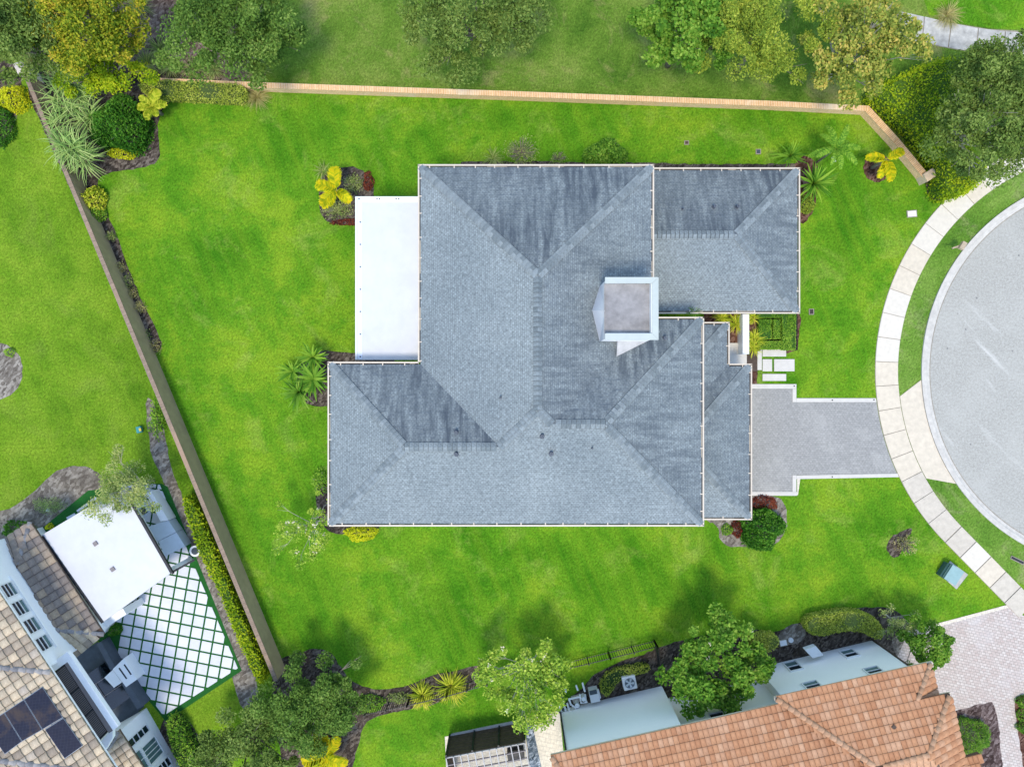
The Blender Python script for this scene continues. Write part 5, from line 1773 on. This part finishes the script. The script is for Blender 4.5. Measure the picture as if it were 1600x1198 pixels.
# broad-leaved and feather-leaved palms
palm('bright young palm at the edge of the dark dome shrub', 238, 167, 1.3, 8, 1.15, .42, L['lily'], 5, 16, 1.2, .6, .16)
palm('yellowing palm with few broad fronds in the lanai bed', 526, 297, 1.8, 5, 1.55, .62, L['palm_y'], 6, 24, 1.5, .7, .12, az=[1.65, 3.9, 2.9, 5.6, 4.1], els=[.1, -.2, .2, .1, -.3])
palm('yellow palm in the small round mulch bed at upper right', 1384, 249, 1.8, 4, 1.6, .55, L['palm_y'], 7, 24, 1.5, .6, .12, az=[3.05, .45, 5.0, 4.5], els=[.1, .2, 0, -.2])
def rosette(label, px, py, z, n, length, width, mat, seed, lift=.95, arch=.55, group=None):
    p = W(px, py, z)
    root = empty('spiky_palm', (p.x, p.y, 0), label, 'palm', group)
    link('stem', MB().tube([(0, 0, 0), (0, 0, z)], [.09, .06], 7).mesh('stem', True), M['bark'], root, local=True)
    rng = random.Random(seed)
    mes = []
    for k in range(4):
        V, F = blade_mesh(1, length, width, arch, random.Random(seed * 10 + k), (0.0, 0.001), 5, lift * (.45 + .3 * k), .0)
        me = np_mesh('leaf', V, F)
        me.materials.append(mat)
        mes.append(me)
    for k in range(n):
        o = bpy.data.objects.new('leaf', mes[k % 4])
        o.parent = root
        o.location = (0, 0, z)
        o.rotation_euler = (rng.uniform(-.12, .12), rng.uniform(-.15, .15), 2.399 * k + rng.uniform(-.2, .2))
        sc_ = rng.uniform(.8, 1.15)
        o.scale = (sc_, sc_, sc_)
        col.objects.link(o)
    return root


rosette('largest spiky palm touching the gutter at the left roof corner', 490, 592, 1.3, 48, 1.45, .22, L['palm'], 8, group='spiky palms at the left roof corner')
rosette('uppermost spiky palm at the left roof corner', 490, 558, 1.2, 38, 1.5, .17, L['palm'], 9, group='spiky palms at the left roof corner')
rosette('lowest spiky palm at the left roof corner nearest the lawn', 468, 612, 1.2, 46, 1.5, .20, L['bright'], 10, group='spiky palms at the left roof corner')
rosette('leftmost dark spiky palm at the left roof corner', 458, 580, .8, 34, 1.15, .16, L['palm'], 15, group='spiky palms at the left roof corner')
rosette('spiky palm right of the garage wing roof', 1270, 288, 1.6, 56, 1.75, .17, L['palm'], 11)
palm('thin palm standing on the lawn near the garage wing corner', 1306, 232, 3.0, 10, 1.75, .34, L['palm'], 12, 30, 1.6, .6, .050, .06)
rosette('low spiky palm above the garage wing corner gutter', 1234, 244, .9, 40, 1.4, .11, L['palm'], 13)
palm('yellow palm at the bottom edge below the dark oak', 508, 1180, 2.2, 9, 1.75, .62, L['palm_y'], 14, 24, 1.5, .7, .13)
# ------------------------------------------------------------------ fences, pergola and small things
def picket_fence(pts, h, label, gate=None):
    root = empty('metal_fence', W(*pts[0]), label, 'fence')
    pk = MB()
    for A, B in zip(pts, pts[1:]):
        a, b = W(*A), W(*B)
        d = (b - a).normalized()
        L_ = (b - a).length
        n = max(1, int(round(L_ / 1.8)))
        for k in range(n + 1):
            p = a + d * (L_ * k / n)
            MB().bar(p, p + Vector((0, 0, h + .12)), .07, .07).build('post', M['dark'], root)
        for z in (.15, h - .12):
            MB().bar(a + Vector((0, 0, z)), b + Vector((0, 0, z)), .04, .045).build('rail', M['dark'], root)
        m = int(L_ / .15)
        for k in range(m):
            p = a + d * (L_ * (k + .5) / m)
            pk.bar(p + Vector((0, 0, .05)), p + Vector((0, 0, h)), .030, .030)
    pk.build('pickets', M['dark'], root, kind='stuff')
    return root


picket_fence([(575, 1104), (640, 1090), (700, 1076), (762, 1058)], 1.25, 'black metal picket fence behind the two fountain plants')
picket_fence([(884, 1034), (950, 1018), (1022, 1000), (1030, 1048)], 1.25, 'black metal picket fence above the air conditioner')
picket_fence([(-60, 136), (34, 122)], 1.2, 'dark fence joining the corner pillar from the left edge')

# pergola on dark boarded screen
pg = empty('pergola', W(760, 1160), 'grey lattice pergola with dark boarded side at the bottom edge', 'pergola')
b0_, b1_ = W(703, 1149, 0), W(819, 1127, 0)
bd = (b1_ - b0_).normalized()
bn = Vector((-bd.y, bd.x, 0))
L_ = (b1_ - b0_).length
for k in range(6):
    z = .25 + k * .45
    MB().box((b0_ + b1_) / 2 + Vector((0, 0, z)), (L_, .40, .05), bd, Vector((0, 0, 1))).build('board', M['brown_wood'], pg)
for k in range(4):
    p = b0_ + bd * (L_ * k / 3) + bn * .07
    MB().bar(p, p + Vector((0, 0, 2.75)), .11, .11).build('post', M['dark'], pg)
c0_ = b0_ + bd * .2
for k in range(6):
    z = .25 + k * .45
    q = b0_ - bn * 2.5
    MB().box((b0_ + q) / 2 + Vector((0, 0, z)) - bd * .05, (2.5, .43, .05), bn, Vector((0, 0, 1))).build('board', M['brown_wood'], pg)
MB().prism([W(p[0], p[1])[:2] for p in ((706, 1145), (818, 1122), (819, 1126.5), (703, 1148.5))], .01, .10).build('kerb_strip', M['beam'], pg)
zt = 2.85
for k in range(12):
    p = b0_ + bd * (L_ * k / 11)
    MB().bar(p + Vector((0, 0, zt)), p - bn * 6 + Vector((0, 0, zt)), .06, .09).build('rafter', M['beam'], pg)
for k in range(13):
    p = b0_ - bn * (.48 * k + .05)
    MB().bar(p + Vector((0, 0, zt - .12)), p + bd * L_ + Vector((0, 0, zt - .12)), .06, .10).build('batten', M['taupe'] if k else M['beam'], pg)
gt = MB().box(W(806, 1177, .5), (1.1, .5, .9), bd, bn).build('grill', M['dark'], None, 'black grill seen through the pergola lattice', 'grill')
MB().box(W(806, 1177, .97), (.9, .42, .1), bd, bn).build('lid', M['dark'], gt)

# air conditioner
ac = empty('air_conditioner', W(984, 1068), 'pale square air conditioner with round fan grille beside the white house', 'air conditioner')
p = W(984, 1067, .9)
au, av = Vector((.977, .213, 0)), Vector((-.213, .977, 0))
body = MB().box((p.x, p.y, .45), (.92, .92, .86), au, av)
bo = body.build('casing', plain('ac_casing', (0.66, 0.64, 0.60), .4, .05, 4), ac)
md = bo.modifiers.new('bevel', 'BEVEL'); md.width = .07; md.segments = 3
MB().cyl(p, .34, .885, .89, 28).build('fan_well', M['slate'], ac)
for k in range(5):
    a_ = k * 1.2566
    d_ = Vector((math.cos(a_), math.sin(a_), 0))
    s_ = Vector((-d_.y, d_.x, 0))
    MB().hexa([Vector((p.x, p.y, .893)) + d_ * .08 + s_ * .05, Vector((p.x, p.y, .893)) + d_ * .30 + s_ * .10, Vector((p.x, p.y, .893)) + d_ * .30 - s_ * .06, Vector((p.x, p.y, .893)) + d_ * .08 - s_ * .04][::-1],
              [Vector((p.x, p.y, .905)) + d_ * .08 + s_ * .05, Vector((p.x, p.y, .905)) + d_ * .30 + s_ * .10, Vector((p.x, p.y, .9)) + d_ * .30 - s_ * .06, Vector((p.x, p.y, .9)) + d_ * .08 - s_ * .04][::-1]).build('fan_blade', M['steel'], ac)
MB().cyl(p, .09, .9, .93, 14).build('hub', M['steel'], ac)
gr_ = MB()
for r_ in (.14, .21, .28, .34):
    gr_.tube([(p.x + r_ * math.cos(k * .3142), p.y + r_ * math.sin(k * .3142), .94) for k in range(21)], .006, 4, False)
gr_.build('fan_grille', M['steel'], ac, kind='stuff')

# pool equipment
pe = empty('pool_equipment', W(910, 1098), 'white pipes, pump and filter box of pool equipment by the wall', 'pool equipment')
slab([(892, 1087), (906, 1083), (909, 1094), (896, 1098)], .08, plain('pad_concrete', (.45, .40, .33), .9, .15, 5), pe, 'pad')
MB().box(W(929, 1088, .8) - Vector((0, 0, .4)), (.62, .75, .8), au, av).build('heater', plain('heater_case', (.62, .62, .60), .5, .06, 4), pe)
MB().box(W(927, 1081, .82) - Vector((0, 0, .0)), (.5, .28, .05), au, av).build('heater_lid', M['slate'], pe)
for x, y, r_, h_, m_ in ((912, 1092, .16, .6, 'white'), (894, 1113, .17, .5, 'slate'), (902, 1102, .18, .5, 'white'), (884, 1080, .09, .4, 'white'), (878, 1088, .1, .4, 'slate'), (880, 1108, .1, .4, 'slate'), (875, 1112, .1, .4, 'slate')):
    q = W(x, y, h_)
    MB().cyl(q, r_, 0, h_, 14, r_ * .9).build('tank', M[m_], pe)
for pts in ([(889, 1092), (892, 1100), (900, 1106)], [(906, 1084), (908, 1098), (918, 1096)], [(914, 1084), (916, 1096)], [(910, 1066), (914, 1080)], [(888, 1092), (906, 1088)], [(900, 1070), (903, 1078)], [(874, 1100), (877, 1112)], [(880, 1098), (884, 1110)], [(886, 1098), (890, 1110)], [(934, 1076), (938, 1090)]):
    MB().tube([W(x, y, .45) for x, y in pts], .065, 7).build('pipe', M['white'], pe)

# utility things
tr = empty('utility_box', W(1488, 895), 'green metal utility box on the lawn beside the footpath', 'utility box')
uu = Vector((.84, -.54, 0)).normalized()
uv_ = Vector((.54, .84, 0)).normalized()
p = W(1489, 897, .8)
MB().box((p.x, p.y, .38), (.95, 1.0, .74), uu, uv_).build('cabinet', M['box_dark'], tr)
lid = MB()
q = [p + uu * a + uv_ * b for a, b in ((-.35, -.55), (.55, -.55), (.55, .55), (-.35, .55))]
lid.hexa([Vector((k.x, k.y, .75)) for k in q], [Vector((k.x, k.y, .80)) for k in q])
lid.build('lid', M['box_green'], tr)
lid = MB()
q2 = [p + uu * a + uv_ * b for a, b in ((-.55, -.53), (-.36, -.53), (-.36, .53), (-.55, .53))]
lid.hexa([Vector((k.x, k.y, .55)) for k in q2], [Vector((k.x, k.y, z)) for k, z in zip(q2, (.58, .79, .79, .58))])
lid.build('door_flap', M['box_dark'], tr)
slab([(1470, 899), (1484, 876), (1512, 897), (1494, 920)], .05, M['concrete_grey'], tr, 'pad')

mb_ = empty('mailbox', W(1500, 386), 'small tan post-mounted mailbox at the kerb', 'mailbox')
MB().bar(W(1494, 387, 0), W(1494, 387, 0) + Vector((0, 0, 1.0)), .1, .1).build('post', M['tan'], mb_)
MB().bar(W(1488, 388, .95), W(1502, 383, .95), .1, .1).build('arm', M['tan'], mb_)
MB().box(W(1504, 384, 1.1), (.30, .52, .24), (.87, -.5, 0), (.5, .87, 0)).build('box', M['tan'], mb_)

def lid_thing(name, label, x, y, w_, d_, mat, rot=0.0, h=.05, cat='cover'):
    q = W(x, y, h)
    u = Vector((math.cos(rot), math.sin(rot), 0))
    v = Vector((-u.y, u.x, 0))
    root = empty(name, (q.x, q.y, 0), label, cat)
    MB().box((q.x, q.y, h / 2 + .004), (w_ + .1, d_ + .1, h), u, v).build('rim', M['joint'], root)
    MB().box((q.x, q.y, h + .012), (w_, d_, .012), u, v).build('cover', mat, root)
    return root


lid_thing('utility_cover', 'white rectangular utility cover on the lawn by the footpath', 1425, 334, .58, .38, M['concrete'], .08)
lid_thing('valve_box', 'small dark valve box in the lawn right of the garage wing', 1268, 487, .24, .30, M['debris'])
lid_thing('valve_box', 'small dark brown valve spot on the top lawn above garage wing', 1073, 223, .22, .18, M['brown_wood'])
lid_thing('valve_box', 'grey valve box near the top right gutter by the low palm', 1185, 237, .25, .25, M['slate'])
lid_thing('utility_cover', 'white square utility lid left of the long clipped hedge', 1224, 1004, .45, .36, M['white'], .2, .12)
q = W(1236, 1000, .12)
MB().cyl(q, .17, .01, .13, 18).build('round_manhole', M['white'], None, 'white round lid beside the square utility lid', 'manhole')
lid_thing('drain_cover', 'dark drain plate at the verge on the lower right edge', 1590, 875, .9, .14, M['dark'], -.45)
bt = empty('toy', W(218, 671), 'small teal toy with yellow on the left lawn', 'toy')
MB().box(W(218, 671, .2), (.32, .42, .25), (.9, .2, 0), (-.2, .9, 0)).build('body', plain('teal_plastic', (.04, .25, .24), .4, .1, 4), bt)
MB().box(W(219, 671, .36), (.14, .2, .06), (.9, .2, 0), (-.2, .9, 0)).build('yellow_part', plain('yellow_plastic', (.65, .50, .06), .4, .1, 4), bt)
MB().cyl(W(74, 797, .1), .14, .0, .18, 6, .06).build('garden_stone', M['white'], None, 'white stone lying in the bare soil bed at left', 'stone')
q = W(1303, 249, .1)
MB().box((q.x, q.y, .06), (.2, .34, .1), (.95, .3, 0), (-.3, .95, 0)).build('marker_stone', M['white'], None, 'small white marker at the foot of the thin lawn palm', 'stone')
